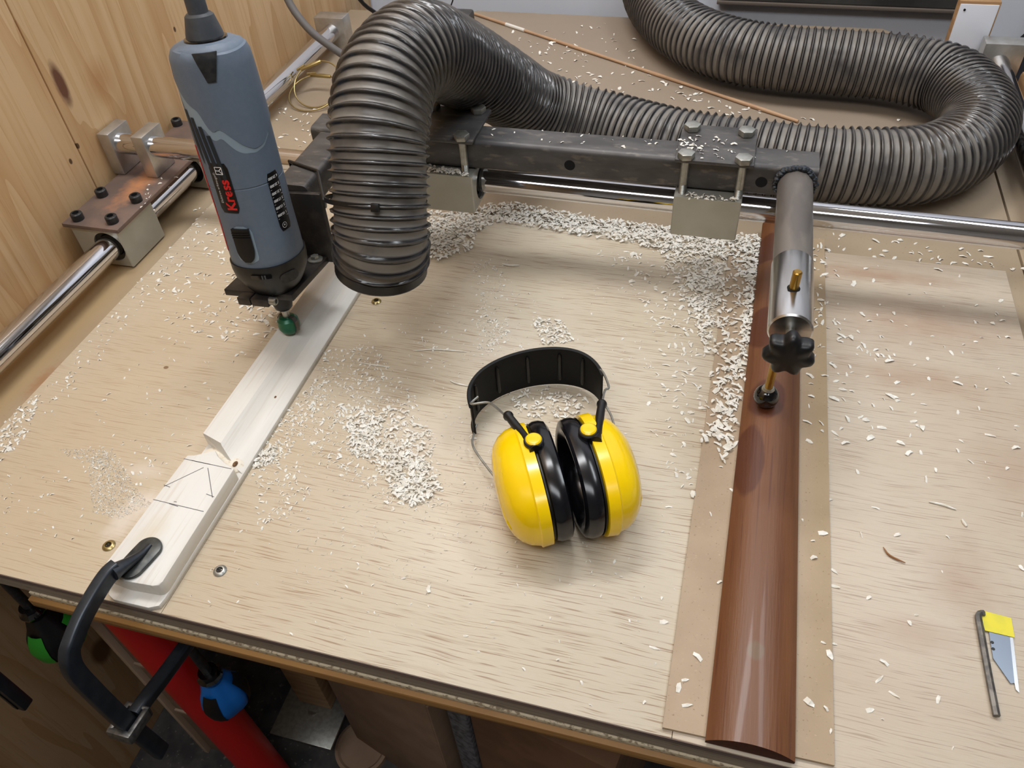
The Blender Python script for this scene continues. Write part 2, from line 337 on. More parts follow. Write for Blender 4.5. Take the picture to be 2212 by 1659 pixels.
MB().add(vs[0]+[(p[0],p[1]+.0005,p[2]) for p in vs[0]], [tuple(range(n_))[::-1], tuple(range(n_,2*n_))]).build('end_face', M_redend, hr, label='dull sawn end')

# ------------------------------------------------------------------ neck blank
nb = thing('guitar_neck_blank', 'creamy white shaped wooden blank clamped along the bench joint', 'wood', (-.43,.24,0))
def rounded_poly(x0,x1,y0,y1,r,n=6):
    p = []
    for cx,cy,a0 in ((x1-r,y0+r,-90),(x1-r,y1-r,0),(x0+r,y1-r,90),(x0+r,y0+r,180)):
        for k in range(n+1): a = math.radians(a0+90*k/n); p.append((cx+r*math.cos(a), cy+r*math.sin(a)))
    return p
MB().prism([(-.4640,.2440),(-.4610,.2375),(-.4537,.2344),(-.4190,.2346),(-.4110,.2385),(-.4098,.2460),(-.4100,.76),(-.4650,.76),(-.4650,.40)], .0003,.0060,None,.0006).build('lower_blank', M_maple, nb)
hb = [(-.4700,.2575),(-.4698,.2530),(-.4665,.2492),(-.4600,.2474),(-.4431,.2457),(-.4160,.2472),(-.4115,.2490),(-.4098,.2530),(-.4108,.3778),(-.4240,.3826),(-.4348,.3885),(-.4411,.3947),(-.4523,.3878),(-.4585,.3845),(-.4655,.3830)]
MB().prism(hb, .0058,.0220,None,.0012).build('headstock', M_maple, nb, smooth=40)
# shaft with its routed flank: flat top on the left, carved slope on the right
prof = [(-.4655,.0058),(-.4655,.0212),(-.4647,.0220),(-.4404,.0220),(-.4385,.0205),(-.4330,.0158),(-.4275,.0122),(-.4235,.0108),(-.4185,.0100),(-.4160,.0090),(-.4105,.0062),(-.4105,.0058)]
vv = []; ys = [.4050,.42,.45,.5,.55,.6,.65,.70,.755]
for j,y in enumerate(ys):
    k = (y-.4050)/.35
    row = []
    for n2,(x,z) in enumerate(prof):
        yy = y
        if j==0: yy = [.4118,.4118,.4118,.4040,.402,.398,.394,.391,.389,.386,.384,.384][n2]
        row.append((x, yy, z-.003*k*(z>.012)))
    vv.append(row)
mb = MB(); n_ = len(prof); mb.add([p for r in vv for p in r], [(i*n_+k, i*n_+(k+1)%n_, (i+1)*n_+(k+1)%n_, (i+1)*n_+k) for i in range(len(vv)-1) for k in range(n_)]+[tuple(range(n_))[::-1], tuple(range((len(vv)-1)*n_,len(vv)*n_))])
mb.build('neck_shaft', M_maple, nb, smooth=25)
mb = MB()
for (x,y,z,rx,ry,rz) in ((-.4440,.3985,.0050,.0190,.013,.0080),(-.4250,.3925,.0050,.013,.013,.0065)): mb.sphere((x,y,z),1,16,(rx,ry,rz))
mb.build('rough_cutout', M_rough, nb)
mb = MB()
for (x,y,z,rr) in ((-.4272,.4045,.0112,.0014),(-.4300,.4020,.0110,.0010),(-.4205,.3905,.0110,.0024),(-.4240,.4825,.0107,.0013)): mb.sphere((x,y,z),rr,12,(1,1.5,.5))
mb.build('brown_tear', M_tear, nb, kind='stuff')
mb = MB()
for a,b in (((-.4661,.3779),(-.4131,.3768)),((-.4570,.3776),(-.436,.3772)),((-.4408,.3724),(-.4664,.3434)),((-.4364,.3728),(-.4135,.3421)),((-.4675,.3450),(-.4600,.3440)),((-.4215,.3445),(-.4125,.3432)),((-.4678,.3277),(-.4133,.3261)),((-.4500,.3268),(-.4400,.3258)),((-.4470,.3300),(-.4440,.3300))):
    d = (Vector(b)-Vector(a)).normalized(); q = Vector((-d.y,d.x))*.00032
    mb.add([(a[0]+q.x,a[1]+q.y,.02215),(b[0]+q.x,b[1]+q.y,.02215),(b[0]-q.x,b[1]-q.y,.02215),(a[0]-q.x,a[1]-q.y,.02215)], [(0,1,2,3)])
mb.build('pencil_marks', M_pencil, nb, smooth=0)

# ------------------------------------------------------------------ linear rails
lr = thing('linear_rail', 'chrome round rail along the left plywood wall', 'rail', (-.757,1.39,-.007))
MB().cyl((-.757,-.05,.0255),(-.757,1.372,.0255),.0155,40).build('shaft', M_chrome, lr)
MB().box(-.789,-.729,1.372,1.404,-.007,.052,.002).build('end_block', M_alu, lr)
rr = thing('linear_rail', 'dusty round rail at the far right edge of the bench', 'rail', (.395,1.39,-.007))
MB().cyl((.393,-.05,.0255),(.393,1.385,.0255),.0155,40).build('shaft', M_chrome2, rr)
MB().box(.365,.425,1.385,1.417,-.007,.058,.002).build('end_block', M_alu, rr)

# ------------------------------------------------------------------ cross gantry (slides on the rails)
def hexpoly(r, rot=0): return [(r*math.cos(PI/3*k+rot), r*math.sin(PI/3*k+rot)) for k in range(6)]
def socket_screw(x, y, z, parent):
    o = MB(); r = .0075; n = 24
    # head with a sunken hexagon socket
    ring = lambda rr, zz: [(x+rr*math.cos(2*PI*k/n), y+rr*math.sin(2*PI*k/n), zz) for k in range(n)]
    o.add(ring(r,z)+ring(r,z+.0085)+ring(r-.0012,z+.0098)+ring(.0042,z+.0098)+ring(.0042,z+.005), [(i*n+k, i*n+(k+1)%n, (i+1)*n+(k+1)%n, (i+1)*n+k) for i in range(4) for k in range(n)]+[tuple(range(4*n,5*n))])
    return o.build('cap_screw', M_blk, parent)
ga = thing('cross_gantry', 'sliding gantry with brown carriage plate and long chrome cross shaft', 'gantry', (-.757,.8,-.004))
def bearing(parent, x0,x1,y0,y1,z0,z1, axis, c, r_hole=.0215, bev=.0012):
    """block with a through hole along axis, black seal ring inside"""
    n = 32; mb = MB()
    def pt(u,v,w): return (u,w,v) if axis=='y' else (w,u,v)
    (a0,a1,w0,w1) = (x0,x1,y0,y1) if axis=='y' else (y0,y1,x0,x1)
    cu, cv = c; ring = [(cu+r_hole*math.cos(2*PI*k/n), cv+r_hole*math.sin(2*PI*k/n)) for k in range(n)]
    def onsq(k):
        a = 2*PI*k/n; dx,dy = math.cos(a), math.sin(a); t = 1e9
        for (d,lo,hi,cc) in ((dx,a0,a1,cu),(dy,z0,z1,cv)):
            if abs(d)>1e-9: t = min(t, ((hi if d>0 else lo)-cc)/d)
        return (cu+dx*t, cv+dy*t)
    sq = [onsq(k) for k in range(n)]
    # snap nearest samples to the corners
    for cxn,czn in ((a0,z0),(a0,z1),(a1,z0),(a1,z1)):
        k = min(range(n), key=lambda q:(sq[q][0]-cxn)**2+(sq[q][1]-czn)**2); sq[k] = (cxn,czn)
    def inset(p): return (p[0]+(bev if p[0]<=a0+1e-6 else -bev if p[0]>=a1-1e-6 else 0), p[1]+(bev if p[1]<=z0+1e-6 else -bev if p[1]>=z1-1e-6 else 0))
    rows = [[(p,w0+.012) for p in ring],[(p,w0) for p in ring],[(inset(p),w0) for p in sq],[(p,w0+bev) for p in sq],[(p,w1-bev) for p in sq],[(inset(p),w1) for p in sq],[(p,w1) for p in ring],[(p,w1-.012) for p in ring]]
    V = [pt(p[0],p[1],w_) for r_ in rows for p,w_ in r_]
    F = [(i*n+k, i*n+(k+1)%n, (i+1)*n+(k+1)%n, (i+1)*n+k) for i in range(7) for k in range(n)]
    o = mb.add(V,F).build('bearing_block', M_alub, parent, smooth=25)
    sv = []
    for (rr,w_) in ((r_hole-.0004,w0+.003),(.0163,w0+.005),(.0163,w1-.005),(r_hole-.0004,w1-.003)): sv.append((rr,w_))
    V = [pt(cu+rr*math.cos(2*PI*k/n), cv+rr*math.sin(2*PI*k/n), w_) for rr,w_ in sv for k in range(n)]
    MB().add(V, [(i*n+k, i*n+(k+1)%n, (i+1)*n+(k+1)%n, (i+1)*n+k) for i in range(3) for k in range(n)]).build('seal', M_blkp, o)
    return o
bearing(ga,-.806,-.735,.673,.749,-.0045,.0515,'y',(-.757,.0255))
bearing(ga,-.806,-.735,.868,.944,-.0045,.0515,'y',(-.757,.0255))
pm = MB().prism([(-.812,.669),(-.728,.669),(-.730,.950),(-.810,.950)], .0520,.0575, bev=.0008); pm.build('carriage_plate', M_rust, ga, label='rusty brown steel plate strewn with sawdust')
for x,y in ((-.795,.682),(-.7445,.6845),(-.7985,.738),(-.7425,.7345),(-.806,.935),(-.747,.935)): socket_screw(x,y,.0576,ga)
for x0 in (-.8185,-.7660):
    MB().box(x0+.0015,x0+.0195,.7905,.8345,.0577,.1175,.0015).build('post', M_alu, ga)
MB().cyl((-.803,.8085,.0965),(.62,.7870,.0965),.0140,40).build('shaft', M_chrome, ga)

# ------------------------------------------------------------------ tool carriage: box beam clamped on two blocks
tcg = thing('tool_carriage', 'dark steel box beam clamped over the cross shaft with side arms', 'carriage', (-.1,.79,.07))
for x0 in (-.354,-.0495):
    bearing(tcg,x0,x0+.0725,.7635,.8275,.0735,.1222,'x',(.7935 if x0>-.2 else .7975,.0965),.0205)
def boxtube(x0,x1,y0,y1,z0,z1,r=.006,wall=.003,axis='x'):
    n=5; p=[]
    A = rounded_poly(y0,y1,z0,z1,r,n); B = rounded_poly(y0+wall,y1-wall,z0+wall,z1-wall,r*.5,n); m=len(A)
    P = (lambda t,q:(t,q[0],q[1])) if axis=='x' else (lambda t,q:(q[0],t,q[1]))
    V = [P(t,q) for (t,S_) in ((x0,B),(x0,A),(x1,A),(x1,B)) for q in S_]; V += [P(x0+.03,q) for q in B]+[P(x1-.03,q) for q in B]
    F = [(i*m+k, i*m+(k+1)%m, (i+1)*m+(k+1)%m, (i+1)*m+k) for i in range(3) for k in range(m)]
    F += [(3*m+k,3*m+(k+1)%m,5*m+(k+1)%m,5*m+k) for k in range(m)]+[(k,(k+1)%m,4*m+(k+1)%m,4*m+k) for k in range(m)]
    F += [tuple(range(4*m,5*m)), tuple(range(5*m,6*m))]
    return MB().add(V,F)
bo = boxtube(-.485,.0945,.7780,.8195,.1238,.1600).build('box_beam', M_steel, tcg, smooth=40)
for hx,hz in ((-.1685,.1405),(.0395,.1405)):   # drilled holes, their inner shade put on as flat black discs
    MB().cyl((hx,.7778,hz),(hx,.7788,hz),.0062,20).build('hole_shade_disc', M_holeshade, tcg)
for x0,x1 in ((-.362,-.2785),(-.0525,.0288)):
    MB().box(x0,x1,.7685,.8480,.1603,.1643,.0008).build('clamp_plate', M_steel, tcg)
def hexbolt(x,y,ztop,zbot,parent):
    M = Matrix.Translation((x,y,ztop)); o = MB().prism(hexpoly(.0094,.2),0,.0066,M,.0008)
    b = o.build('hex_bolt', M_zinc, parent)
    MB().cyl((x,y,ztop-.0002),(x,y,zbot+.012),.0045,16).build('shank', M_zinc, b)
    mb = MB(); pts=[]; rs=[]
    for k in range(20): pts.append((x,y,zbot+.012-k*.0006)); rs.append(.0045 if k%2 else .0039)
    mb.tube(pts,rs,14).build('thread', M_zinc, b)
for x,y in ((-.3490,.777),(-.2920,.7735),(-.3490,.839),(-.2920,.839),(-.0415,.7735),(.0178,.7735),(-.0415,.8355),(.0172,.8330)): hexbolt(x,y,.1645,.1215,tcg)
# follower arm: round tube welded on the beam, turned aluminium end
MB().tube([(.0735,.7775,.1435),(.0735,.7725,.1435),(.0735,.6300,.1450)],[.0165,.0178,.0178],40).build('arm_tube', M_steeltube, tcg)
mb = MB(); pr_=random.Random(3)
for k in range(26):
    a = -.55+ (PI+1.1)*k/25; rr = .0192+pr_.uniform(-.0008,.0012)
    mb.sphere((.0735+rr*math.cos(a), .7735+pr_.uniform(-.001,.001), .1435+rr*math.sin(a)), .0036+pr_.uniform(-.0005,.0006), 10, (1,1.1,.75))
mb.build('weld_bead', mat('weld_metal',(70,76,82),.25,.7,col2=(46,48,54),sc=(160,160,160),amt=.7), tcg)
MB().tube([(.0735,.6299,.145),(.0735,.6285,.145),(.0735,.5375,.145),(.0735,.5360,.145)],[.0180,.0187,.0187,.0172],48).build('aluminium_end', M_alut, tcg)
MB().cyl((.0735,.5362,.145),(.0735,.5180,.145),.0036,20).build('clamp_screw', M_zinc, tcg)
MB().sphere((.0722,.5720,.1634),1,20,(.0056,.0060,.0007)).build('pin_hole_shade', M_holeshade, tcg)  # thin black ellipse painting the dark inside of the pin's hole
# star knob
kn = []; nk = 84
for k in range(nk):
    a = 2*PI*k/nk; kn.append((.0190+.0025*math.cos(7*a), a))
Mk = axisM((.0735,.5185,.1435),(0,-1,0),(0,0,1)); mb = MB(); V=[]
for s_,zz in ((.55,0),(.9,.0005),(1,.0030),(1,.0105),(.93,.0135),(.8,.0150),(.35,.0158)):
    for rk,a in kn:
        r_ = rk*s_ if s_>.5 else .0185*s_; V.append(Mk @ Vector((r_*math.cos(a), r_*math.sin(a), zz)))
mb.add(V,[(i*nk+k, i*nk+(k+1)%nk, (i+1)*nk+(k+1)%nk, (i+1)*nk+k) for i in range(6) for k in range(nk)]+[tuple(range(nk))[::-1],tuple(range(6*nk,7*nk))])
mb.build('star_knob', M_blkp, tcg, smooth=50, label='black seven lobed plastic knob')
# follower pin
fp = thing('follower_pin', 'thin brass rod with glossy black ball touching the brown handrail', 'stylus', (.0728,.5720,.0166))
MB().tube([(.0722,.5720,.040),(.0722,.5720,.1805),(.0722,.5720,.1815)],[.0040,.0040,.0030],20).build('rod', M_brass, fp)
MB().sphere((.0722,.5720,.0290),.0122,32).build('ball', M_blkg, fp)
MB().tube([(.0722,.5720,.0395),(.0722,.5720,.0420)],[.0062,.0052],20).build('ferrule', M_zinc, fp)
# router arm + bracket (slightly leaning back like the router)
RT = axisM((-.4458,.5708,.0212),(-.052,.128,.99),(1,0,0))
boxtube(.661,.7775,-.4755,-.4345,.1215,.1560,axis='y').build('arm_tube', M_steel, tcg, smooth=40, label='square tube arm carrying the router bracket')
MB().box(-.4735,-.4365,.6612,.6640,.1235,.1540,.0006).build('end_cap', M_steel, tcg)
# local coordinates below: x right, y back, z up along the tool axis, origin at cutter tip
def LB(*a, **k): return MB().box(*a, M=RT, **k)
br = MB().prism([(-.055,-.019),(.028,-.019),(.028,.070),(-.040,.070),(-.055,.058)], .0555,.0630, RT, .0008).build('bracket_plate', M_steeldk, tcg)
LB(-.045,.036,.066,.073,.056,.1385,bev=.0008).build('bracket_plate', M_steeldk, tcg)
mb = LB(-.0315,-.0165,-.032,-.0188,.0535,.0625,bev=.0008); mb.box(-.0150,.0050,-.032,-.0188,.0535,.0625,.0008,RT); mb.build('clamp_tab', M_steeldk, tcg)
mb = MB(); mb.cyl(RT@Vector((-.034,-.0265,.058)),RT@Vector((.002,-.0265,.058)),.0022,14); cs=mb.build('clamp_screw', M_zinc, tcg)
mb = MB(); n=20
P=[]; 
for rr,xx in ((.0044,-.0005),(.0044,.0065),(.0038,.0072),(.0024,.0072),(.0024,.004)):
    for k in range(n): P.append(RT@Vector((xx+.005, -.0265+rr*math.cos(2*PI*k/n), .0585+rr*math.sin(2*PI*k/n))))
mb.add(P,[(i*n+k, i*n+(k+1)%n, (i+1)*n+(k+1)%n, (i+1)*n+k) for i in range(4) for k in range(n)]+[tuple(range(4*n,5*n))]); mb.build('screw_head', M_zinc, cs)
mb = MB(); mb.lathe([(.0085,.0632),(.0085,.0650),(.005,.0655)], RT@Matrix.Translation((.018,.056,0)),24); mb.build('washer', M_zinc, tcg)
mb = MB().prism(hexpoly(.0048),.0655,.0690,RT@Matrix.Translation((.018,.056,0))); mb.build('nut', M_zinc, tcg)

# ------------------------------------------------------------------ router motor
ro = thing('router', 'blue grey milling motor with black base hanging in its bracket', 'router', (-.4458,.5708,.0212))
def lat(prof, name, m, **k): return MB().lathe(prof, RT, k.pop('n',48)).build(name, m, ro, **k)
ct = lat([(.001,.0),(.006,.0008),(.0095,.0035),(.0118,.0085),(.0122,.0125),(.0115,.0185),(.0085,.0215),(.0042,.0225)],'cutter',M_green, label='green painted ball nose cutter')
mb = MB()
for a in (-14,166):
    Mr = RT@Matrix.Rotation(math.radians(a),4,'Z'); mb.prism([(.0015,.0),(.0075,.001),(.0124,.0055),(.0140,.012),(.0134,.0188),(.010,.0225),(.004,.0225)],-.0024,.0024, Mr@Matrix.Rotation(PI/2,4,'X'))
mb.build('carbide_tip', M_carb, ct)
lat([(.0040,.0200),(.0040,.034)],'shank',M_zinc)
lat([(.0070,.0320),(.0095,.0345),(.0110,.0400),(.0118,.0470),(.0118,.0553)],'collet_nut',M_blkp)
def squirc(r, a, k=.06):   # slightly squared round section
    return r*(1+k*(abs(math.cos(2*a))**1.5*-.0+ .5*(1-math.cos(4*a))*.5))
bprof = [(.0215,.0635),(.0245,.0640),(.0280,.0690),(.0330,.0780),(.0365,.0860),(.0376,.0950)]
def flank(prof, name, m, kk=.10, n=64, top=None, cap=True):
    V=[]
    for r_,z_ in prof:
        for k in range(n):
            a=2*PI*k/n; rr=squirc(r_,a,kk); zz=z_ if top is None else min(z_, top(a,z_)); V.append(RT@Vector((rr*math.cos(a),rr*math.sin(a),zz)))
    F=[(i*n+k, i*n+(k+1)%n, (i+1)*n+(k+1)%n, (i+1)*n+k) for i in range(len(prof)-1) for k in range(n)]
    if cap: F+=[tuple(range(n))[::-1],tuple(range((len(prof)-1)*n,len(prof)*n))]
    return MB().add(V,F).build(name,m,ro,smooth=45)
bb = flank(bprof+[(.0376,.1030)],'base_collar',M_blkp)
gb = [(.0365,.0945),(.0368,.0960),(.0366,.1200),(.0358,.150),(.0358,.1860),(.0352,.1865),(.0352,.1872),(.0358,.1877),(.0358,.2350),(.0352,.2700),(.0345,.290),(.0335,.304),(.0300,.311),(.0215,.3145)]
flank(gb,'motor_body',M_router,.05)
# boss blocks on the collar
def R_at(z):
    zs=[p[1] for p in gb]; return float(np.interp(z,zs,[p[0] for p in gb]))
def wrap(verts2, faces, off, name, m, zc, phic, parent=None, thick=0, label=None, rot=0, smooth=30, rfun=None):
    """lay flat outlines (s right, t up, metres) on the round body"""
    V=[]; c_,s_=math.cos(rot),math.sin(rot)
    for lay in ((off,) if not thick else (off, off-thick)):
        for q in verts2:
            s=q[0]*c_-q[1]*s_; t=q[0]*s_+q[1]*c_; z=zc+t; rr=(rfun(z) if rfun else R_at(z)); a=math.radians(phic)+s/rr
            rr=squirc(rr,a,.05)+lay; V.append(RT@Vector((rr*math.cos(a),rr*math.sin(a),z)))
    F=[tuple(f_) for f_ in faces]
    if thick:
        n=len(verts2); F2=[tuple(i+n for i in f_)[::-1] for f_ in F]
        from collections import Counter
        cnt=Counter(); 
        for f_ in F:
            for i in range(len(f_)): cnt[(f_[i],f_[(i+1)%len(f_)])]+=1
        side=[(a,b,b+n,a+n) for (a,b) in cnt if (b,a) not in cnt]; F=F+F2+side
    return MB().add(V,F).build(name,m,parent or ro,smooth=smooth,label=label)
def gridpoly(outline_fn, ns, nt):
    """outline_fn(t)->(s0,s1,t) rows; grid of ns x nt"""
    V=[];F=[]
    for j in range(nt+1):
        s0,s1,t=outline_fn(j/nt)
        for i in range(ns+1): V.append((s0+(s1-s0)*i/ns,t))
    for j in range(nt):
        for i in range(ns): F.append((j*(ns+1)+i,j*(ns+1)+i+1,(j+1)*(ns+1)+i+1,(j+1)*(ns+1)+i))
    return V,F
def rrect(w,h,r):
    def f(u):
        t=-h/2+h*u; e=max(0,r-(h/2-abs(t))); ins=r-math.sqrt(max(0,r*r-e*e)) if e>0 else 0
        return (-w/2+ins,w/2-ins,t)
    return f
# upper cover, lower edge swooping
V=[];F=[];n=96; m_=10
def zlow(a):
    d=math.degrees(a)
    while d<-232: d+=360
    while d>=128: d-=360
    pts=[(-232,.262),(-160,.290),(-135,.287),(-112,.268),(-95,.262),(-88,.246),(-80,.242),(-72,.247),(-66,.243),(-45,.228),(-30,.222),(-12,.224),(5,.232),(25,.240),(60,.245),(128,.262)]
    ws=[(k,math.exp(-(k/5.)**2)) for k in (-10,-7,-4,-2,0,2,4,7,10)]; sw_=sum(w for _,w in ws)
    return sum(w*float(np.interp(d+k,[p[0] for p in pts],[p[1] for p in pts],period=360)) for k,w in ws)/sw_
for i in range(m_+2):
    for k in range(n):
        a=2*PI*k/n-PI; z0=zlow(a)
        if i==0: r_,z_=R_at(z0)-.0003,z0-.0006
        else:
            z_=z0+(.3138-z0)*((i-1)/m_)**.8; r_=(R_at(z_)+.0011)
        rr=squirc(r_,a,.05); V.append(RT@Vector((rr*math.cos(a),rr*math.sin(a),z_)))
F=[(i*n+k, i*n+(k+1)%n, (i+1)*n+(k+1)%n, (i+1)*n+k) for i in range(m_+1) for k in range(n)]+[tuple(range((m_+1)*n,(m_+2)*n))]
MB().add(V,F).build('upper_cover',M_router,ro,smooth=35)
# pale lip under the cover
def lipf(u):
    return u
V=[];F=[]; ks=range(0,61)
for k in ks:
    a=math.radians(-150+ (155)*k/60); z1=zlow(a)+.0006; wdt=.004+.018*math.exp(-((math.degrees(a)+112)/24)**2)+.008*math.exp(-((math.degrees(a)+58)/18)**2)
    for z_,o_ in ((z1,.0004),(z1-wdt,.0001)):
        rr=squirc(R_at(z_)+o_,a,.05); V.append(RT@Vector((rr*math.cos(a),rr*math.sin(a),z_)))
F=[(2*i,2*i+2,2*i+3,2*i+1) for i in range(60)]
MB().add(V,F).build('pale_lip',M_router2,ro,label='paler blue curved lip')
for i,(ph,zt,ln) in enumerate(((-124,.2620,.050),(-113,.2555,.055),(-102,.2480,.057),(-91.5,.2400,.058))):
    def fn(u,ln=ln): 
        w_=.0021*(1 if u>.35 else .25+.75*u/.35); t=-ln+ln*u; s=.10*(ln*(1-u)); return (s-w_,s+w_,t)
    V2,F2=gridpoly(fn,2,12); wrap(V2,F2,.0007,'vent_slot',mat('vent_dark',(22,34,44),.6) if i==0 else bpy.data.materials['vent_dark'],zt,ph)
# label with brand print
lab=gridpoly(rrect(.0205,.0500,.0022),10,10); wrap(lab[0],lab[1],.0006,'label',M_lab,.1885,-93,thick=.0005,label='black label with red and white print')
LBL=[o for o in ro.children if o.name.startswith('label')][0]
def txtwrap(txt,size,bold,m,zc,phic,ds,dt,rot,name='lettering',parent=LBL):
    vs2,fs=text_mesh(txt,size,bold); 
    wrap([(v.x,v.y) for v in vs2],fs,.0009,name,m,zc+dt,phic+math.degrees(ds/.0358),parent,rot=rot,smooth=0)
txtwrap('Kress',.0138,.0004,M_redp,.1885,-93,.0035,-.0065,PI/2)
txtwrap('Elektrowerkzeuge\u00ae',.0038,-.00004,M_wht,.1885,-93,-.0055,.0005,PI/2)
# small framed emblem
def stroke(pts,w_=.00035):
    V=[];F=[]
    for a,b in zip(pts[:-1],pts[1:]):
        a=Vector(a);b=Vector(b);d=(b-a).normalized();q=Vector((-d.y,d.x))*w_;o=len(V);V+=[(a+q)[:],(b+q)[:],(b-q)[:],(a-q)[:]];F.append((o,o+1,o+2,o+3))
    return V,F
V2,F2=stroke([(-.0035,-.0035),(.0035,-.0035),(.0035,.0035),(-.0035,.0035),(-.0035,-.0035)]); wrap(V2,F2,.0009,'emblem',M_wht,.2065,-92,LBL,smooth=0)
V2,F2=stroke([(-.0035,.0),(.0005,.0),(.0035,.0030)]); a_=stroke([(.0005,0),(.0035,-.0030)]); V2+=a_[0]; F2+=[tuple(i+len(V2)-len(a_[0]) for i in f_) for f_ in a_[1]]; wrap(V2,F2,.0009,'emblem',M_wht,.2065,-92,LBL,smooth=0)
# speed table
sp=gridpoly(rrect(.0150,.0600,.0018),8,12); spo=wrap(sp[0],sp[1],.0006,'speed_table',M_lab,.1650,-12,thick=.0005,label='black table of speeds in white print')
for i,(a,b) in enumerate((('6','29.000'),('5','25.000'),('4','21.000'),('3','17.000'),('2','13.000'),('1','10.000'))):
    zz=.1900-i*.0076
    txtwrap(b,.0036,.0001,M_wht,zz,-12,-.0020,0,PI,parent=spo); txtwrap(a,.0036,.0001,M_wht,zz,-12,.0050,0,PI,parent=spo)
    V2,F2=stroke([(-.0072,0),(.0072,0)],.00014); wrap(V2,F2,.0009,'rule_line',M_wht,zz-.0037,-12,spo,smooth=0)
V2,F2=stroke([(.0028*math.cos(t*PI/10),.0028*math.sin(t*PI/10)) for t in range(21)],.00018); wrap(V2,F2,.0009,'emblem',M_wht,.1405,-15,spo,smooth=0)
txtwrap('n',.0034,.0001,M_wht,.1405,-15,0,0,PI,parent=spo)
# slide switch
rec=gridpoly(rrect(.0225,.0400,.0075),8,12); wrap(rec[0],rec[1],.0005,'switch_frame',M_router2,.1290,-86,thick=.0004)
def swf(u):
    t=-.018+.036*u; w_=.0090 if u>.4 else .0090*math.sqrt(max(0,1-((.4-u)/.42)**2)); return (-w_,w_,t)
sw=gridpoly(swf,8,16); swo=wrap(sw[0],sw[1],.0030,'slide_switch',M_blkp,.1290,-86,thick=.003)
for i in range(3):
    V2,F2=gridpoly(lambda u,i=i:(-.0088,.0088,.0085+i*.0024+.0009*u),6,1); wrap(V2,F2,.0038,'grip_rib',M_blkp,.1290,-86,swo,thick=.001)
# red stripe on the far side of the body
V2,F2=gridpoly(lambda u:(-.0016,.0016,-.055+.11*u),2,16); wrap(V2,F2,.0006,'red_stripe',M_red,.172,-133,thick=.0005)
# collar window and brush cap
V2,F2=gridpoly(rrect(.021,.0045,.0005),6,2); wrap(V2,F2,.0025,'collar_slot',M_blkg,.0935,-74,thick=.001,rfun=lambda z:.0366)
V2,F2=gridpoly(rrect(.020,.0110,.0054),6,8); wrap(V2,F2,.0026,'brush_cap',M_blk,.0875,-32,thick=.0018,rfun=lambda z:.0366)
# cable outlet
V2,F2=gridpoly(lambda u:(-.0035-.0065*u,.0035+.0065*u,-.012+.024*u),6,6); wrap(V2,F2,.0023,'strain_relief_tab',M_blk,.2985,-62,thick=.0022,rfun=lambda z:float(np.interp(z,[.285,.303,.312],[.0345,.0340,.0315])))
lat([(.0195,.3125),(.0190,.3160),(.0155,.3170)],'cable_seat',M_blkg)
lat([(.0168,.3155),(.0160,.3200),(.0125,.3340),(.0105,.3360)],'cable_sleeve',M_cord)
cp=[RT@Vector((0,0,.330)),RT@Vector((-.001,.001,.36)),RT@Vector((-.004,.002,.40)),RT@Vector((-.010,.001,.45)),RT@Vector((-.02,.0,.52)),RT@Vector((-.03,-.02,.62))]
pts,_=catmull(cp,.01); MB().tube(pts,.0088,20).build('power_cord',M_cord,ro)

# ------------------------------------------------------------------ extraction hose
HC=[(-.329,.5985,.1180),(-.3245,.602,.150),(-.327,.627,.200),(-.331,.655,.240),(-.3335,.700,.2655),(-.326,.765,.266),(-.318,.850,.218),(-.300,.945,.150),(-.262,1.010,.088),(-.180,1.030,.058),(-.074,1.004,.0515),(.019,.992,.0515),(.100,.985,.0515),(.163,.986,.0515),(.240,1.004,.0515),(.298,1.060,.0515),(.328,1.150,.0515),(.305,1.248,.0515),(.235,1.290,.0515),(.139,1.300,.0515),(.060,1.304,.0515),(-.015,1.323,.0515),(-.085,1.372,.0515),(-.143,1.455,.0515),(-.185,1.560,.0515),(-.20,1.66,.06)]
P,q=catmull(HC,.0011)
T=np.gradient(P,axis=0); T/=np.linalg.norm(T,axis=1)[:,None]
pitch=np.interp(q,[0,.20,.34,.5,.75,1.0,3],[.0094,.0094,.0100,.0108,.0110,.0108,.0104]); ph=np.cumsum(np.r_[0,np.diff(q)]/pitch)
NA=56; U=np.array([1,0,0.]); verts=[]; uvs=[]
ang=np.arange(NA)/NA*2*PI
rowsV=np.zeros((len(P),NA,3)); rowsU=np.zeros((len(P),NA,2))
for i in range(len(P)):
    U=U-T[i]*U.dot(T[i]); U/=np.linalg.norm(U); B=np.cross(T[i],U)
    phs=(ph[i]+ang/(2*PI)*1.0)%1.0
    rib=np.exp(-((phs-.5)/.115)**2); sag=-.0010*np.cos((phs-.0)*2*PI)*.5
    r=.0462+.0036*rib+sag
    rowsV[i]=P[i]+np.outer(r*np.cos(ang),U)+np.outer(r*np.sin(ang),B); rowsU[i,:,0]=phs; rowsU[i,:,1]=ang/(2*PI)
me=bpy.data.meshes.new('hose'); NP=len(P)
idx=np.arange(NP*NA).reshape(NP,NA); a=idx[:-1,:]; b=np.roll(idx,-1,1)[:-1,:]; c=np.roll(idx,-1,1)[1:,:]; d=idx[1:,:]
faces=np.stack([a,b,c,d],-1).reshape(-1,4)
hroot=thing('extraction_hose','dusty black ribbed dust hose looping over the gantry and bench','hose',(-.331,.59,0))
vv_=rowsV.reshape(-1,3)-np.array(hroot.location)
me.vertices.add(len(vv_)); me.vertices.foreach_set('co',vv_.ravel()); me.loops.add(faces.size); me.loops.foreach_set('vertex_index',faces.ravel())
me.polygons.add(len(faces)); me.polygons.foreach_set('loop_start',np.arange(0,faces.size,4)); me.polygons.foreach_set('loop_total',np.full(len(faces),4)); me.update(calc_edges=True)
me.polygons.foreach_set('use_smooth',[True]*len(faces))
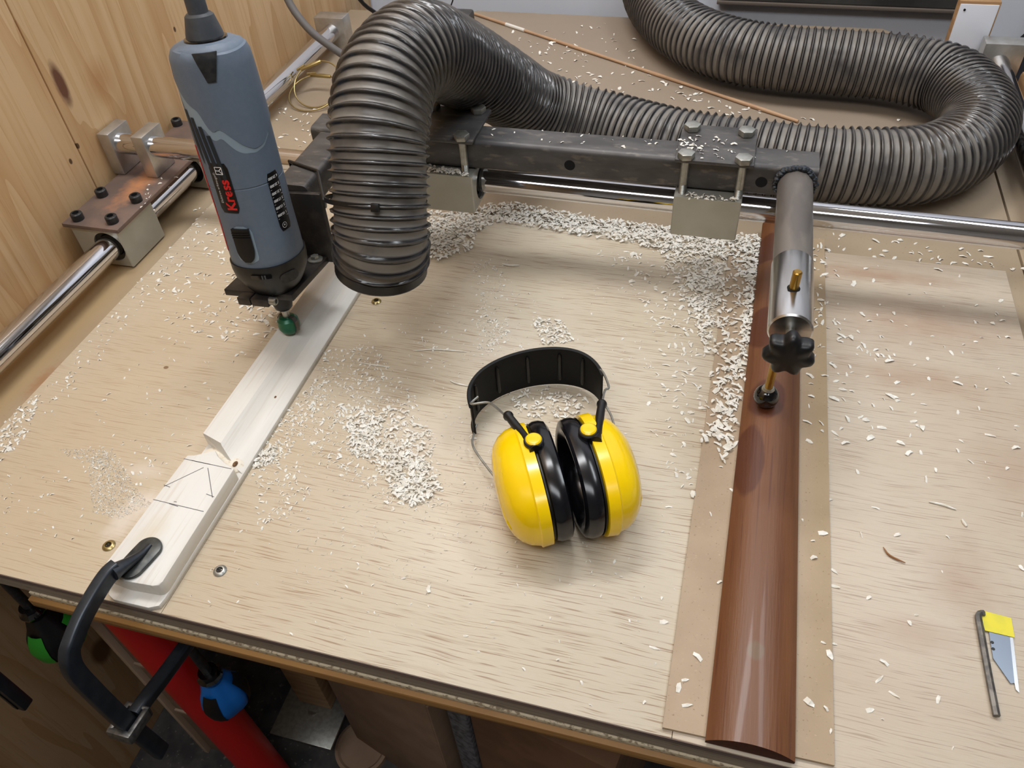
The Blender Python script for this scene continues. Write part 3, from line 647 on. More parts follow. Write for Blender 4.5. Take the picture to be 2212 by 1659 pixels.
at_=me.attributes.new('rib','FLOAT','POINT'); at_.data.foreach_set('value',np.abs(rowsU[:,:,0]-.5).ravel())
me.validate()
def hose_mat():
    m=bpy.data.materials.new('dusty_hose_plastic'); m.use_nodes=True; t=m.node_tree; n=t.nodes; p=n['Principled BSDF']
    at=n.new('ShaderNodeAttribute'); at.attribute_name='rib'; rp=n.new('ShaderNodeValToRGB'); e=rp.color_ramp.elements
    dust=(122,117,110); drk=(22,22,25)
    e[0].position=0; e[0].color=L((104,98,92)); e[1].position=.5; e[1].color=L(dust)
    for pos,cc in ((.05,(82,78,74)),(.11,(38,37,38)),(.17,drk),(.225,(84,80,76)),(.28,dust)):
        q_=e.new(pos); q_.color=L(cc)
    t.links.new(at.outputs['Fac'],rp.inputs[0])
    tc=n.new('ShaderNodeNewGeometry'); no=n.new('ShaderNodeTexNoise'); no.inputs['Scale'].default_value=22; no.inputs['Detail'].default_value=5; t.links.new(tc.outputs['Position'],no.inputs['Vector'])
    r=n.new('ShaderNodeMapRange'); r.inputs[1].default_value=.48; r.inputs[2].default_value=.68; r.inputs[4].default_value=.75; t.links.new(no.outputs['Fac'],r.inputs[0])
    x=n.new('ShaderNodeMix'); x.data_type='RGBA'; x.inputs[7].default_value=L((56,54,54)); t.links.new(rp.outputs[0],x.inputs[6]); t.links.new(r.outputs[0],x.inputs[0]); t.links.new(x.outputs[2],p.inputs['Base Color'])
    # dust makes it rough, clean plastic is glossy
    g=n.new('ShaderNodeRGBToBW'); t.links.new(x.outputs[2],g.inputs[0]); rr=n.new('ShaderNodeMapRange'); rr.inputs[1].default_value=.01; rr.inputs[2].default_value=.14; rr.inputs[3].default_value=.2; rr.inputs[4].default_value=.42
    t.links.new(g.outputs[0],rr.inputs[0]); t.links.new(rr.outputs[0],p.inputs['Roughness']); return m
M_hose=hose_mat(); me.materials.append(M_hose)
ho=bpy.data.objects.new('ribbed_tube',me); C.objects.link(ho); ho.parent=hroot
# black cut end cuff and inner wall
e0=Vector(P[0]); t0=Vector(T[0]); Me=axisM(e0,t0)
mb=MB(); n=48; V=[]
for rr,zz in ((.0462,.0),(.0475,-.001),(.0478,-.0105),(.0462,-.0125),(.0448,-.0120),(.0445,.0),(.0445,.035)):
    for k in range(n): V.append(Me@Vector((rr*math.cos(2*PI*k/n),rr*math.sin(2*PI*k/n),zz)))
mb.add(V,[(i*n+k, i*n+(k+1)%n, (i+1)*n+(k+1)%n, (i+1)*n+k) for i in range(6) for k in range(n)]+[tuple(range(6*n,7*n))]); mb.build('end_cuff',M_blkp,hroot)
# cable tie round the hose and router arm
ct_=Vector((-.3305,.6165,.178)); tdir=Vector((-.01,.45,.9)).normalized(); Mt=axisM(ct_,tdir)
mb=MB(); V=[]; n=48
for rr,zz in ((.0496,-.0022),(.0508,-.0022),(.0508,.0022),(.0496,.0022),(.0496,-.0022)):
    for k in range(n): V.append(Mt@Vector((rr*math.cos(2*PI*k/n),rr*math.sin(2*PI*k/n),zz)))
mb.add(V,[(i*n+k, i*n+(k+1)%n, (i+1)*n+(k+1)%n, (i+1)*n+k) for i in range(4) for k in range(n)])
mb.box(.018,.026,-.0535,-.0490,-.0040,.0040,.0008,Mt)
mb.tube([Mt@Vector((-.045,-.022,0)),(-.395,.625,.158),(-.434,.690,.1580),(-.4765,.705,.1575),(-.4775,.710,.13)],.0019,8)
tag(mb.build('cable_tie',M_blkp),'black cable tie holding the hose to the router arm','cable tie')

# ------------------------------------------------------------------ ear defenders
ed=thing('ear_defenders','yellow ear defenders with black cushions and headband on the plywood','ear defenders',(-.1,.42,0))
def cup(cx,cy,ang,side,lean):
    """cup axis points outwards; local X out, Y long direction, Z up"""
    v=Vector((math.cos(ang),math.sin(ang),0))*side; u=Vector((-math.sin(ang),math.cos(ang),0))
    Mq=Matrix(((v.x,u.x,0,cx),(v.y,u.y,0,cy),(0,0,1,.0425),(0,0,0,1))) @ Matrix.Rotation(lean,4,'Y')
    A,Bz=.0590,.0415
    def ring(s,x,n=56,pw=2.25): return [Mq@Vector((x, A*s*math.copysign(abs(math.sin(2*PI*k/n))**(2/pw),math.sin(2*PI*k/n)), Bz*s*math.copysign(abs(math.cos(2*PI*k/n))**(2/pw),math.cos(2*PI*k/n)))) for k in range(n)]
    def shell(rows,name,m,label=None,nn=56,capa=True):
        V=[p for s,x in rows for p in ring(s,x)]
        F=[(i*nn+k,i*nn+(k+1)%nn,(i+1)*nn+(k+1)%nn,(i+1)*nn+k) for i in range(len(rows)-1) for k in range(nn)]
        F+=[tuple(range(nn))[::-1],tuple(range((len(rows)-1)*nn,len(rows)*nn))]
        return MB().add(V,F).build(name,m,ed,smooth=40,label=label)
    sh=shell([(.96,.0005),(1.0,.0008),(1.01,.0105),(.985,.0115),(.975,.0125),(.94,.0195),(.86,.0265),(.74,.0320),(.58,.0358),(.38,.0380),(.15,.0388)],'cup_shell',M_yel)
    # raised leaf-shaped swoosh on the shell
    V=[];F=[];n=16
    for i in range(n+1):
        t=i/n; yy=.045-.085*t; zz=.012-.016*t+.018*math.sin(t*PI)*1.0; 
        for dz,o_ in ((.0+.010*math.sin(t*PI),.0),(0,.0009),(-.009*math.sin(t*PI),.0)):
            y_=yy; z_=zz+dz; s=math.hypot(y_/A,z_/Bz); x_=float(np.interp(s,[0,.15,.38,.58,.74,.86,.94,.975],[.0389,.0388,.0380,.0358,.0320,.0265,.0195,.0125])); V.append(Mq@Vector((x_+o_+.0001,y_,z_)))
    F=[(3*i+j,3*i+j+1,3*i+j+4,3*i+j+3) for i in range(n) for j in range(2)]
    MB().add(V,F).build('shell_ridge',M_yel,sh,smooth=25)
    shell([(.93,-.0003),(.93,-.0015),(.97,-.0022)],'backing_ring',M_blkp)
    cu=shell([(.90,-.0020),(.955,-.0028),(.985,-.0065),(.985,-.0120),(.955,-.0165),(.88,-.0186),(.78,-.0180),(.68,-.0130),(.62,-.0080),(.60,-.0050)],'cushion',M_cush)
    return Mq
aE=math.radians(27)
ML=cup(-.1180,.4115,aE,-1,.04); MR=cup(-.0755,.4290,aE,1,.04)
# headband: curved band standing on edge
Lp=Vector((-.2030,.4830,0)); Rp=Vector((-.0885,.5520,0)); mid=(Lp+Rp)/2; ch=(Rp-Lp); wch=ch.length/2; cu_=ch.normalized(); nu=Vector((-cu_.y,cu_.x,0))
rows=[]; NB=48
for i in range(NB+1):
    t=PI*i/NB; x_=-math.cos(t)*wch; y_=.0520*math.sin(t)**.8 if 0<i<NB else 0
    rows.append(mid+cu_*x_+nu*(y_-.004))
V=[];prof_=[(0,.0045),(.0016,.003),(.0016,.0065),(.0004,.0075),(.0004,.0500),(.0016,.051),(.0016,.0545),(0,.0560),(-.0016,.054),(-.0014,.006)]
prof_=[(-.0012,.0035),(.0016,.0030),(.0024,.0045),(.0008,.0065),(.0008,.0515),(.0024,.0535),(.0014,.0552),(-.0014,.0545),(-.0014,.0060)]
npf=len(prof_)
for i,p in enumerate(rows):
    tt=(rows[min(i+1,NB)]-rows[max(i-1,0)]).normalized(); nn=Vector((-tt.y,tt.x,0)); wv=1-.22*abs(2*i/NB-1)**4
    for o_,z_ in prof_: V.append(p+nn*o_+Vector((0,0,.029+(z_-.029)*wv+.0000)))
F=[(i*npf+k,i*npf+(k+1)%npf,(i+1)*npf+(k+1)%npf,(i+1)*npf+k) for i in range(NB) for k in range(npf)]+[tuple(range(npf)),tuple(range(NB*npf,(NB+1)*npf))[::-1]]
hb_=MB().add(V,F).build('headband',M_band,ed,smooth=50)
for i in (8,17,25,33,40):
    p=rows[i]; tt=(rows[i+1]-rows[i-1]).normalized(); nn=Vector((-tt.y,tt.x,0)); q_=p-nn*.0018
    MB().tube([q_+Vector((0,0,.011)),q_+Vector((0,0,.014)),q_+Vector((0,0,.045)),q_+Vector((0,0,.048))],[.0012,.0022,.0022,.0012],10).build('band_rib',M_blkp,hb_)
def wire(pts): 
    p_,_=catmull(pts,.002); MB().tube(p_,.00115,10).build('wire',M_zinc,ed,smooth=60)
wire([(-.1985,.4930,.050),(-.2020,.4835,.051),(-.1995,.4800,.053),(-.1870,.4830,.055),(-.1790,.4795,.057),(-.1560,.4560,.068)])
wire([(-.203,.4920,.010),(-.2020,.480,.010),(-.1960,.4600,.011),(-.1620,.4250,.014),(-.1500,.4100,.022)])
wire([(-.0910,.5560,.049),(-.0850,.5480,.051),(-.0765,.5270,.055),(-.0790,.5200,.057),(-.0775,.4930,.066)])
wire([(-.0880,.5520,.010),(-.0800,.5420,.010),(-.0690,.5200,.011),(-.0560,.4650,.018),(-.0480,.4400,.026)])
for a,b,bt_ in (((-.1588,.4600,.0690),(-.1200,.4120,.0840),(-.1235,.4210,.0870)),((-.0775,.4950,.0665),(-.0715,.4330,.0840),(-.0800,.4420,.0870))):
    a=Vector(a);b=Vector(b); d=(b-a).normalized()
    o=MB().tube([a,a+d*.002,a+d*.004,a+d*.006,b-d*.004,b],[.0040,.0048,.0048,.0038,.0044,.0050],16).build('pivot_arm',M_blkp,ed)
    bt_=Vector(bt_); MB().cyl(bt_-Vector((0,0,.008)),bt_,.0088,28,bev=.001).build('pivot_seat',M_blkp,o)
    MB().lathe([(.0070,0),(.0070,.0012),(.0058,.0021),(.003,.0024)],Matrix.Translation(bt_),28).build('pivot_button',M_yel,o,label='round yellow button')

# ------------------------------------------------------------------ clamps
fc=thing('screw_clamp','dark forged steel clamp gripping the rounded end of the white blank','clamp',(-0.4525,0.1760,-0.1870))
xC=-.4365
# pad
mb = MB(); pd=[]
for t in range(32):
    a=t*PI/16; u_=.0120*math.cos(a); v_=.0122*math.sin(a); u_+=.0095*(1 if t<8 or t>24 else -1)*(0 if t in (8,24) else 1); pd.append((-.4410+u_*.20-v_*.98, .2680+u_*.98+v_*.20))
mb.prism(pd, .0222,.0262, None,.001).build('pad',M_pad,fc)
pp,_=catmull([(-.4385,.281,.0262),(-.4395,.272,.0275),(-.4420,.262,.0300),(-.4450,.252,.0335),(-.4475,.244,.0360)],.002)
MB().tube(pp,[.0022+.0066*(i/(len(pp)-1))**1.3 for i in range(len(pp))],16,flat=.75).build('pad_neck',M_clamp,fc)
def barpath(pts,w0,h0,name,m,parent,rows_w=None):
    """rectangular section swept in the y-z plane (w across x, h in plane)"""
    P_,_=catmull(pts,.004); V=[]; n_=len(P_); cs_=rounded_poly(-w0,w0,-h0,h0,min(w0,h0)*.45,3); m_=len(cs_)
    for i in range(n_):
        t_=Vector(P_[min(i+1,n_-1)]-P_[max(i-1,0)]).normalized(); sx=Vector((1,0,0)); sx=(sx-t_*sx.dot(t_)).normalized(); nn=t_.cross(sx)
        for a,b in cs_: V.append(Vector(P_[i])+sx*a+nn*b)
    F=[(i*m_+k,i*m_+(k+1)%m_,(i+1)*m_+(k+1)%m_,(i+1)*m_+k) for i in range(n_-1) for k in range(m_)]+[tuple(range(m_)),tuple(range((n_-1)*m_,n_*m_))[::-1]]
    return MB().add(V,F).build(name,m,parent,smooth=40)
barpath([(-.4475,.2505,.0345),(-.4500,.2415,.0350),(-.4515,.2250,.0325),(-.4525,.2045,.0275),(-0.4525,0.1889,0.0213),(-0.4525,0.1797,0.0152),(-0.4525,0.1735,-0.0019),(-0.4525,0.1723,-0.0384),(-0.4525,0.1725,-0.0908),(-0.4525,0.1741,-0.1360),(-0.4525,0.1765,-0.1885)],.0054,.0078,'bar',M_clamp,fc)
jw=barpath([(-0.4530,0.1822,-0.1145),(-0.4525,0.2019,-0.1176),(-0.4523,0.2226,-0.1223),(-0.4520,0.2589,-0.1290),(-0.4517,0.2899,-0.1331)],.0065,.0065,'sliding_jaw',M_clamp,fc)
mb=MB(); M_=Matrix.Translation((-0.4530,0.1760,-0.1145))@Matrix.Rotation(math.radians(-8),4,'X')
mb.box(-.0125,-.0072,-.0140,.0140,-.0065,.0065,.0015,M_); mb.box(.0072,.0125,-.0140,.0140,-.0065,.0065,.0015,M_); mb.box(-.0125,.0125,-.0170,-.0105,-.0065,.0065,.0020,M_); mb.box(-.0125,.0125,.0105,.0150,-.0065,.0065,.0015,M_)
mb.build('jaw_loop',M_clampb,fc,label='worn bright steel loop around the bar')
MB().cyl((-0.4517,0.2858,-0.1331),(-0.4517,0.2858,-0.0663),.0055,20).build('screw_spindle',M_zinc,fc)
MB().cyl((-0.4517,0.2858,-0.0674),(-0.4517,0.2858,-0.0660),.011,24).build('spindle_foot',M_zinc,fc)
# second clamp bar reaching in from the left
c2=thing('clamp_bar','lower end of a grooved dark clamp bar at the left edge of picture','clamp',(-.62,.18,-.15))
b2=Vector((-.6105,.1800,-.1500)); MB().box(-.620,-.604,.1735,.1865,-.176,.09,.002).build('bar',M_clamp,c2); MB().box(-.6135,-.6105,.1725,.1738,-.172,.09,.0004).build('groove',M_blkp,c2)
def grip(name,loc,lab,m1,m2,cat,r=.026,h=.075):
    g=thing(name,lab,cat,loc); Mg=Matrix.Translation(loc)
    prof=[(.008,0),(.018,.004),(r*.95,.018),(r,.034),(r*.86,.050),(r*.62,.064),(.012,h)]
    n=36; V=[];
    for r_,z_ in prof:
        for k in range(n): a=2*PI*k/n; rr=r_*(1+.06*math.cos(6*a)*(r_>.013)); V.append(Mg@Vector((rr*math.cos(a),rr*math.sin(a),z_)))
    MB().add(V,[(i*n+k,i*n+(k+1)%n,(i+1)*n+(k+1)%n,(i+1)*n+k) for i in range(len(prof)-1) for k in range(n)]+[tuple(range(n))[::-1],tuple(range((len(prof)-1)*n,len(prof)*n))]).build('grip',m1,g)
    for j in range(3):
        V=[];a0=math.radians(-85+j*120)
        for i_,z_ in enumerate(np.linspace(.006,.062,10)):
            rr=float(np.interp(z_,[p[1] for p in prof],[p[0] for p in prof]))*1.07+.0008
            for da in (-.42,-.14,.14,.42): V.append(Mg@Vector((rr*math.cos(a0+da),rr*math.sin(a0+da),z_)))
        MB().add(V,[(4*i+k,4*i+k+1,4*i+k+5,4*i+k+4) for i in range(9) for k in range(3)]).build('inlay',m2,g)
    MB().tube([Mg@Vector((0,0,h-.002)),Mg@Vector((0,0,h+.006)),Mg@Vector((0,0,h+.010)),Mg@Vector((0,0,h+.016))],[.013,.015,.012,.011],24).build('collar',M_blkg,g)
    MB().cyl(Mg@Vector((0,0,h+.014)),(loc[0],loc[1],-.0435),.0055,16).build('spindle',M_blk,g)
    return g
grip('bar_clamp',(-.492,.285,-.355),'blue and black screw handle under the bench beside red leg',M_blue,M_blkp,'clamp',.027,.078)
grip('bar_clamp',(-.705,.285,-.300),'green and black screw handle hanging below the bench corner',M_blkp,M_greeng,'clamp',.030,.085)

# ------------------------------------------------------------------ small things on the bench
def tnut(x,y,m,lab):
    g=thing('threaded_insert',lab,'insert',(x,y,0))
    n=28;V=[]
    for rr,zz in ((.0058,.0001),(.0060,.0008),(.0045,.0022),(.0040,.0024),(.0030,.0024),(.0028,.0005)):
        for k in range(n): V.append((x+rr*math.cos(2*PI*k/n),y+rr*math.sin(2*PI*k/n),zz))
    MB().add(V,[(i*n+k,i*n+(k+1)%n,(i+1)*n+(k+1)%n,(i+1)*n+k) for i in range(5) for k in range(n)]).build('flange',m,g)
    MB().cyl((x,y,.0002),(x,y,.0007),.0029,20).build('bore',M_blkg,g)
tnut(-.3840,.665,M_yzinc,'small metal insert in the plywood below the hose mouth')
tnut(-.4960,.284,M_yzinc,'brassy metal insert left of the white blank')
tnut(-.3800,.284,M_zinc,'silvery metal insert right of the white blank')
# blade with tape and hex key
bl=thing('utility_blade','grey trapezoid knife blade taped with yellow at one end','blade',(.262,.36,0))
def pl(name,poly,z0,z1,m,parent,bev=0,label=None): return MB().prism(poly,z0,z1,None,bev).build(name,m,parent,smooth=0,label=label)
pl('blade_body',[(.2545,.3850),(.2700,.3850),(.2668,.3360),(.2640,.3350),(.2545,.3530)],.0008,.0016,M_blade,bl)
pl('ground_edge',[(.2700,.3850),(.2722,.3850),(.2690,.3290),(.2670,.3310),(.2668,.3360)],.0009,.0015,M_bevel,bl,label='bright ground cutting edge')
pl('tape',[(.2495,.3935),(.2725,.3915),(.2725,.3745),(.2515,.3755)],.0017,.0022,M_tape,bl,label='yellow masking tape')
for yy in (.3665,.3610): MB().cyl((.2556,yy,.0010),(.2556,yy,.00175),.0013,16).build('notch',M_blkp,bl)
hk=MB(); ks=catmull([(.2525,.3905,.0028),(.2492,.3895,.0028),(.2478,.3860,.0028),(.2480,.3750,.0028),(.2488,.3400,.0028),(.2500,.3060,.0028)],.002)[0]; hk.tube(ks,.0026,6)
tag(hk.build('hex_key',M_clampb,smooth=0),'steel hex key lying left of the knife blade','hex key')
# bamboo stick
bs=thing('bamboo_stick','long thin bamboo stick lying across the far bench','stick',(-.2,1.37,-.007))
A_=Vector((-.5365,1.570,-.0042)); B_=Vector((.0985,1.2095,-.0042)); d_=B_-A_
sp_=[A_+d_*t+Vector((0,0,0)) for t in np.linspace(0,1,20)]; MB().tube(sp_,[.0028-.0004*math.cos(i*1.3) for i in range(20)],12).build('stick',M_bamboo,bs)
MB().cyl(A_+d_*.125,A_+d_*.195,.0034,16).build('paper_band',M_paper,bs)
# gold hose clips
for j,(x,y,rad,tilt,lab) in enumerate(((-.7010,1.165,.044,.30,'loose gold wire hose clip on the bench, lower ring'),(-.6940,1.172,.043,.62,'loose gold hose clip leaning on the other one'))):
    g=thing('hose_clip',lab,'hose clip',(x,y,-.007)); 
    Mh=Matrix.Translation((x,y,-.0048+rad*math.sin(tilt)*1))@Matrix.Rotation(tilt,4,'X')@Matrix.Rotation(.5*j,4,'Z')
    pts=[Mh@Vector((rad*math.cos(t),rad*math.sin(t),.0)) for t in np.linspace(0,2*PI,49)]
    MB().tube(pts,.0013,8,caps=False).build('ring',M_yzinc,g,smooth=60)
    MB().box(-rad*.5,rad*.4,rad*.86,rad*.96,-.0025,.0025,.0008,Mh).build('strap',M_yzinc,g)
    MB().cyl(Mh@Vector((-.028,rad*.95,.001)),Mh@Vector((-.012,rad*1.02,.001)),.0022,12).build('screw',M_yzinc,g)
# dark object at the back of the bench
gb_=thing('grey_power_box','small dusty grey box on the bench end behind the hose','box',(-.545,1.50,-.007))
MB().box(-.575,-.523,1.488,1.535,-.007,.020,.006).build('case',M_steel,gb_); MB().sphere((-.566,1.50,.026),.006,12,(1,1,1.4)).build('stub',M_wood,gb_)
def cable(pts,r,m,lab,nm='cable'):
    p_,_=catmull(pts,.01); return tag(MB().tube(p_,r,12).build(nm,m,smooth=60),lab,'cable')
cable([(-.690,1.13,.30),(-.674,1.105,.20),(-.640,1.085,.155),(-.600,1.080,.125),(-.560,1.082,.100),(-.52,1.09,.075),(-.47,1.12,.03),(-.44,1.16,-.001),(-.40,1.20,-.003)],.0058,M_cable,'grey cable coming down in front of the plywood wall')
cable([(-.66,1.26,.20),(-.648,1.295,.118),(-.628,1.315,.085),(-.60,1.33,.05),(-.56,1.36,-.003),(-.50,1.40,-.0035)],.0035,M_blkp,'thin black cable dropping behind the hose bend')
cable([(-.545,1.50,.075),(-.552,1.50,.050),(-.566,1.50,.022),(-.5765,1.50,.0)],.0013,M_blkp,'fine black lead reaching the small grey box','lead')
cable([(-.600,1.50,.12),(-.6035,1.52,.05),(-.606,1.53,-.0055)],.0011,M_blkp,'fine black lead hanging against the white wall','lead')
# board standing at the right back
pb=thing('upright_board','white faced board with raw wooden edges standing at the far right','board',(.35,1.43,-.007))
Mb=Matrix.Translation((.349,1.425,-.0072))@Matrix.Rotation(.0,4,'Z')
MB().box(-.032,.028,0,.018,0,.1130,.002,Mb).build('core',M_wood,pb); MB().box(-.030,.0255,-.0015,.0002,0,.1085,.001,Mb).build('painted_face',M_white,pb)
MB().cyl(Mb@Vector((-.022,-.0022,.100)),Mb@Vector((-.022,-.001,.100)),.0018,12).build('nail_hole',M_blkp,pb)
# shelf, board and dark bag in the back
dc=thing('dark_cabinet','dark grey cabinet low on the white wall behind the hose','cabinet',(.15,1.69,-.004))
MB().box(-.060,.40,1.676,1.6995,.0025,.34,.003).build('cabinet_body',mat('dark_grey_paint',(84,84,82),.6,col2=(58,58,58),sc=(9,9,9),amt=.8),dc)
MB().box(-.064,.404,1.672,1.6995,-.004,.0022,.001).build('bottom_rail',M_brownbd,dc)
bag=thing('dark_bag','crumpled dark cloth bag behind the upright white board','bag',(.56,1.56,FZ))
bm=bmesh.new(); bmesh.ops.create_icosphere(bm,subdivisions=4,radius=1)
for v in bm.verts:
    c_=v.co; k=1+.10*math.sin(5*c_.x+2*c_.z)+.07*math.sin(9*c_.y+4*c_.z)+.04*math.sin(17*c_.x-7*c_.y); v.co=Vector((.57+c_.x*.165*k,1.555+c_.y*.105*k,max(FZ,-.30+c_.z*.44*k)))
MB().bm(bm).build('bag_body',M_darkcloth,bag)
MB().box(.43,.60,1.30,1.39,-.0068,.018,.006).build('x',M_wood); o=bpy.data.objects['x']; o.name='wood_offcut'; tag(o,'pale wood offcut beside the far right rail block','wood')
tag(MB().lathe([(.009,0),(.0105,.002),(.0100,.012),(.006,.015)],Matrix.Translation((.2605,.2520,.0003)),24).build('black_disc',M_blkp),'small black disc cut off at the lower right corner','disc')
# ------------------------------------------------------------------ below the bench
up=thing('side_panel','brown upright panel with a pale edge beside the red leg','panel',(-.64,.3,FZ))
MB().box(-.700,-.585,.330,.342,FZ,-.045,.001).build('panel',M_card,up); MB().box(-.7085,-.7005,.322,.342,FZ,-.045,.001).build('pale_edge',mat('pale_edge_strip',(196,172,148),.7),up)
for z_ in (-.30,-.44,-.6): MB().box(-.70,-.585,.3265,.3298,z_,z_+.006).build('batten',mat('batten'+str(z_),(170,146,124),.7),up)
cb=thing('cardboard_box','open grey brown cardboard box on the floor under the bench','box',(-.36,.45,FZ))
Mc=Matrix.Translation((-.46,.405,FZ))@Matrix.Rotation(math.radians(-17),4,'Z')
mb=MB(); t_=.004
mb.box(0,.21,0,t_,0,.40,.001,Mc); mb.build('side',M_card,cb)
MB().box(0,t_,t_,.3,0,.40,.001,Mc).build('side',M_card,cb); MB().box(.21,.21+t_,0,.3,0,.40,.001,Mc).build('side',M_card,cb); MB().box(0,.21,.3,.3+t_,0,.40,.001,Mc).build('side',M_card,cb); MB().box(t_,.21,t_,.3,0,.004,0,Mc).build('bottom',M_card,cb)
cb2=thing('cardboard_box','second brown box right of the open cardboard box','box',(-.1,.5,FZ))
Mc=Matrix.Translation((-.205,.350,FZ))@Matrix.Rotation(math.radians(-12),4,'Z'); MB().box(0,.19,0,.25,0,.44,.003,Mc).build('carton',mat('brown_card',(120,88,64),.85,col2=(100,74,54),sc=(20,20,20),amt=.7),cb2); MB().box(-.03,.0,-.006,.004,.05,.42,.002,Mc).build('torn_flap',mat('crumpled_grey',(112,112,118),.7,col2=(60,60,64),sc=(120,120,120),amt=.8),cb2)
wp=thing('trolley_foot','wooden trolley foot with castor on the floor','trolley',(-.53,.38,FZ))
MB().box(-.560,-.500,.42,.47,-.70,-.30,.003).build('upright',M_wood,wp); MB().box(-.50,-.405,.42,.49,-.36,-.33,.002).build('cross_block',M_wood,wp)
MB().cyl((-.530,.375,FZ+.028),(-.530,.400,FZ+.028),.028,28,bev=.003).build('castor_wheel',M_blkp,wp); MB().box(-.585,-.475,.36,.47,-.705,-.700,.001).build('castor_plate',M_zinc,wp); MB().cyl((-.530,.388,-.74),(-.530,.41,-.700),.008,12).build('castor_fork',M_zinc,wp)
ti=thing('round_tin','pale round tin lid on the dark floor','tin',(-.46,.40,FZ)); MB().lathe([(.045,0),(.045,.012),(.040,.014),(.036,.010),(.01,.010)],Matrix.Translation((-.445,.392,FZ)),36).build('tin_body',M_card,ti)

# ------------------------------------------------------------------ shavings
def inpoly(poly, n, rng):
    poly=np.array(poly); lo=poly.min(0); hi=poly.max(0); out=[]
    while len(out)<n:
        p=rng.uniform(lo,hi,(n*3,2)); x,y=p[:,0],p[:,1]; ins=np.zeros(len(p),bool); j=len(poly)-1
        for i in range(len(poly)):
            xi,yi=poly[i]; xj,yj=poly[j]; ins ^= ((yi>y)!=(yj>y)) & (x < (xj-xi)*(y-yi)/(yj-yi+1e-12)+xi); j=i
        out+=p[ins].tolist()
    return np.array(out[:n])
SV=[]; SF=[]
def flake(x,y,z,s,thin=False):
    a=random.uniform(0,2*PI); l=s*random.uniform(.6,1.3); w_=l*(random.uniform(.07,.16) if thin else random.uniform(.22,.6)); c_,s_=math.cos(a),math.sin(a)
    h=random.uniform(.05,.45)*w_+.0003; lift=random.uniform(0,.22)*l; tp=random.uniform(.1,.9)
    P_=[(-l/2,-w_/2*tp,0),(-l/2*random.uniform(.8,1.1),w_/2,h*.3),(0,-w_/2,h*.6),(0,w_/2*random.uniform(.6,1.2),h+.0004),(l/2,-w_/2*random.uniform(0,.5),lift),(l/2*random.uniform(.7,1.1),w_/2*random.uniform(.2,.9),lift*.6)]
    o=len(SV)
    for p in P_: SV.append((x+p[0]*c_-p[1]*s_, y+p[0]*s_+p[1]*c_, z+p[2]+.0001))
    SF.extend([(o,o+2,o+3,o+1),(o+2,o+4,o+5,o+3)])
def base_z(x,y):
    if (abs(x-(.0786+(y-.2365)*.004))<.031-.011*(y-.2365)*.9 and y<.905): return None
    if .017<x<.135 and y<.875: return .0033
    if x<-.705 or y>.861 or x>.338: return -.0071
    if -.4625<x<-.412 and y<.74: return None
    return 0.
def scatter(poly,n,s,thin=False,pile=0,z=None,rng=RNG):
    for x,y in inpoly(poly,n,rng):
        zz=base_z(x,y) if z is None else z
        if zz is None: continue
        flake(x,y,zz+(random.uniform(0,pile) if pile else 0),s*random.uniform(.6,1.25),thin)
scatter([(-0.387,0.865),(-0.284,0.913),(-0.150,0.896),(-0.051,0.892),(0.032,0.886),(0.055,0.880),(0.057,0.836),(0.013,0.828),(-0.050,0.830),(-0.110,0.839),(-0.203,0.848),(-0.281,0.856),(-0.306,0.829),(-0.336,0.781),(-0.358,0.772)],2300,0.0064,False,0.005,None)
scatter([(-0.378,0.838),(-0.309,0.862),(-0.300,0.788),(-0.329,0.762),(-0.345,0.744)],320,0.0064,False,0.005,None)
scatter([(-0.319,0.895),(-0.181,0.894),(-0.044,0.886),(0.055,0.880),(0.056,0.860),(-0.047,0.856),(-0.175,0.864),(-0.304,0.865)],900,0.0062,False,0.006,None)
scatter([(-0.070,0.852),(0.017,0.853),(0.019,0.755),(0.010,0.648),(-0.011,0.707),(-0.050,0.787)],480,0.0064,False,0.002,None)
scatter([(-0.031,0.819),(0.016,0.828),(0.015,0.704),(0.012,0.626),(0.003,0.669)],230,0.0062,False,0.003,None)
scatter([(0.019,0.863),(0.059,0.866),(0.058,0.712),(0.053,0.635),(0.046,0.565),(0.037,0.526),(0.015,0.521),(0.015,0.627)],330,0.0068,False,0.002,None)
scatter([(0.034,0.861),(0.057,0.861),(0.056,0.712),(0.052,0.642),(0.043,0.640),(0.045,0.760)],270,0.0068,False,0.004,None)
scatter([(0.028,0.644),(0.054,0.650),(0.050,0.529),(0.044,0.498),(0.031,0.501)],110,0.0075,False,0.003,None)
scatter([(-0.012,0.491),(0.055,0.530),(0.059,0.255),(0.006,0.242)],20,0.0066,False,0,None)
scatter([(-0.148,0.817),(-0.022,0.841),(0.016,0.559),(-0.076,0.736)],160,0.006,False,0,None)
scatter([(-0.076,0.736),(0.007,0.655),(0.019,0.443),(-0.047,0.545)],80,0.006,False,0,None)
scatter([(-0.324,0.499),(-0.290,0.506),(-0.250,0.482),(-0.238,0.453),(-0.233,0.391),(-0.260,0.402),(-0.302,0.433),(-0.322,0.435),(-0.335,0.463)],360,0.005,False,0.002,None)
scatter([(-0.281,0.456),(-0.236,0.442),(-0.216,0.412),(-0.232,0.389),(-0.258,0.397),(-0.279,0.426)],420,0.0052,False,0.003,None)
scatter([(-0.343,0.481),(-0.304,0.490),(-0.293,0.435),(-0.317,0.433)],180,0.005,False,0.003,None)
scatter([(-0.410,0.569),(-0.363,0.594),(-0.280,0.522),(-0.244,0.477),(-0.207,0.397),(-0.246,0.378),(-0.338,0.413),(-0.387,0.452)],420,0.0042,False,0,None)
scatter([(-0.366,0.497),(-0.329,0.498),(-0.281,0.432),(-0.311,0.431)],140,0.0055,False,0,None)
scatter([(-0.190,0.670),(-0.156,0.677),(-0.135,0.641),(-0.169,0.630)],170,0.0045,False,0.002,None)
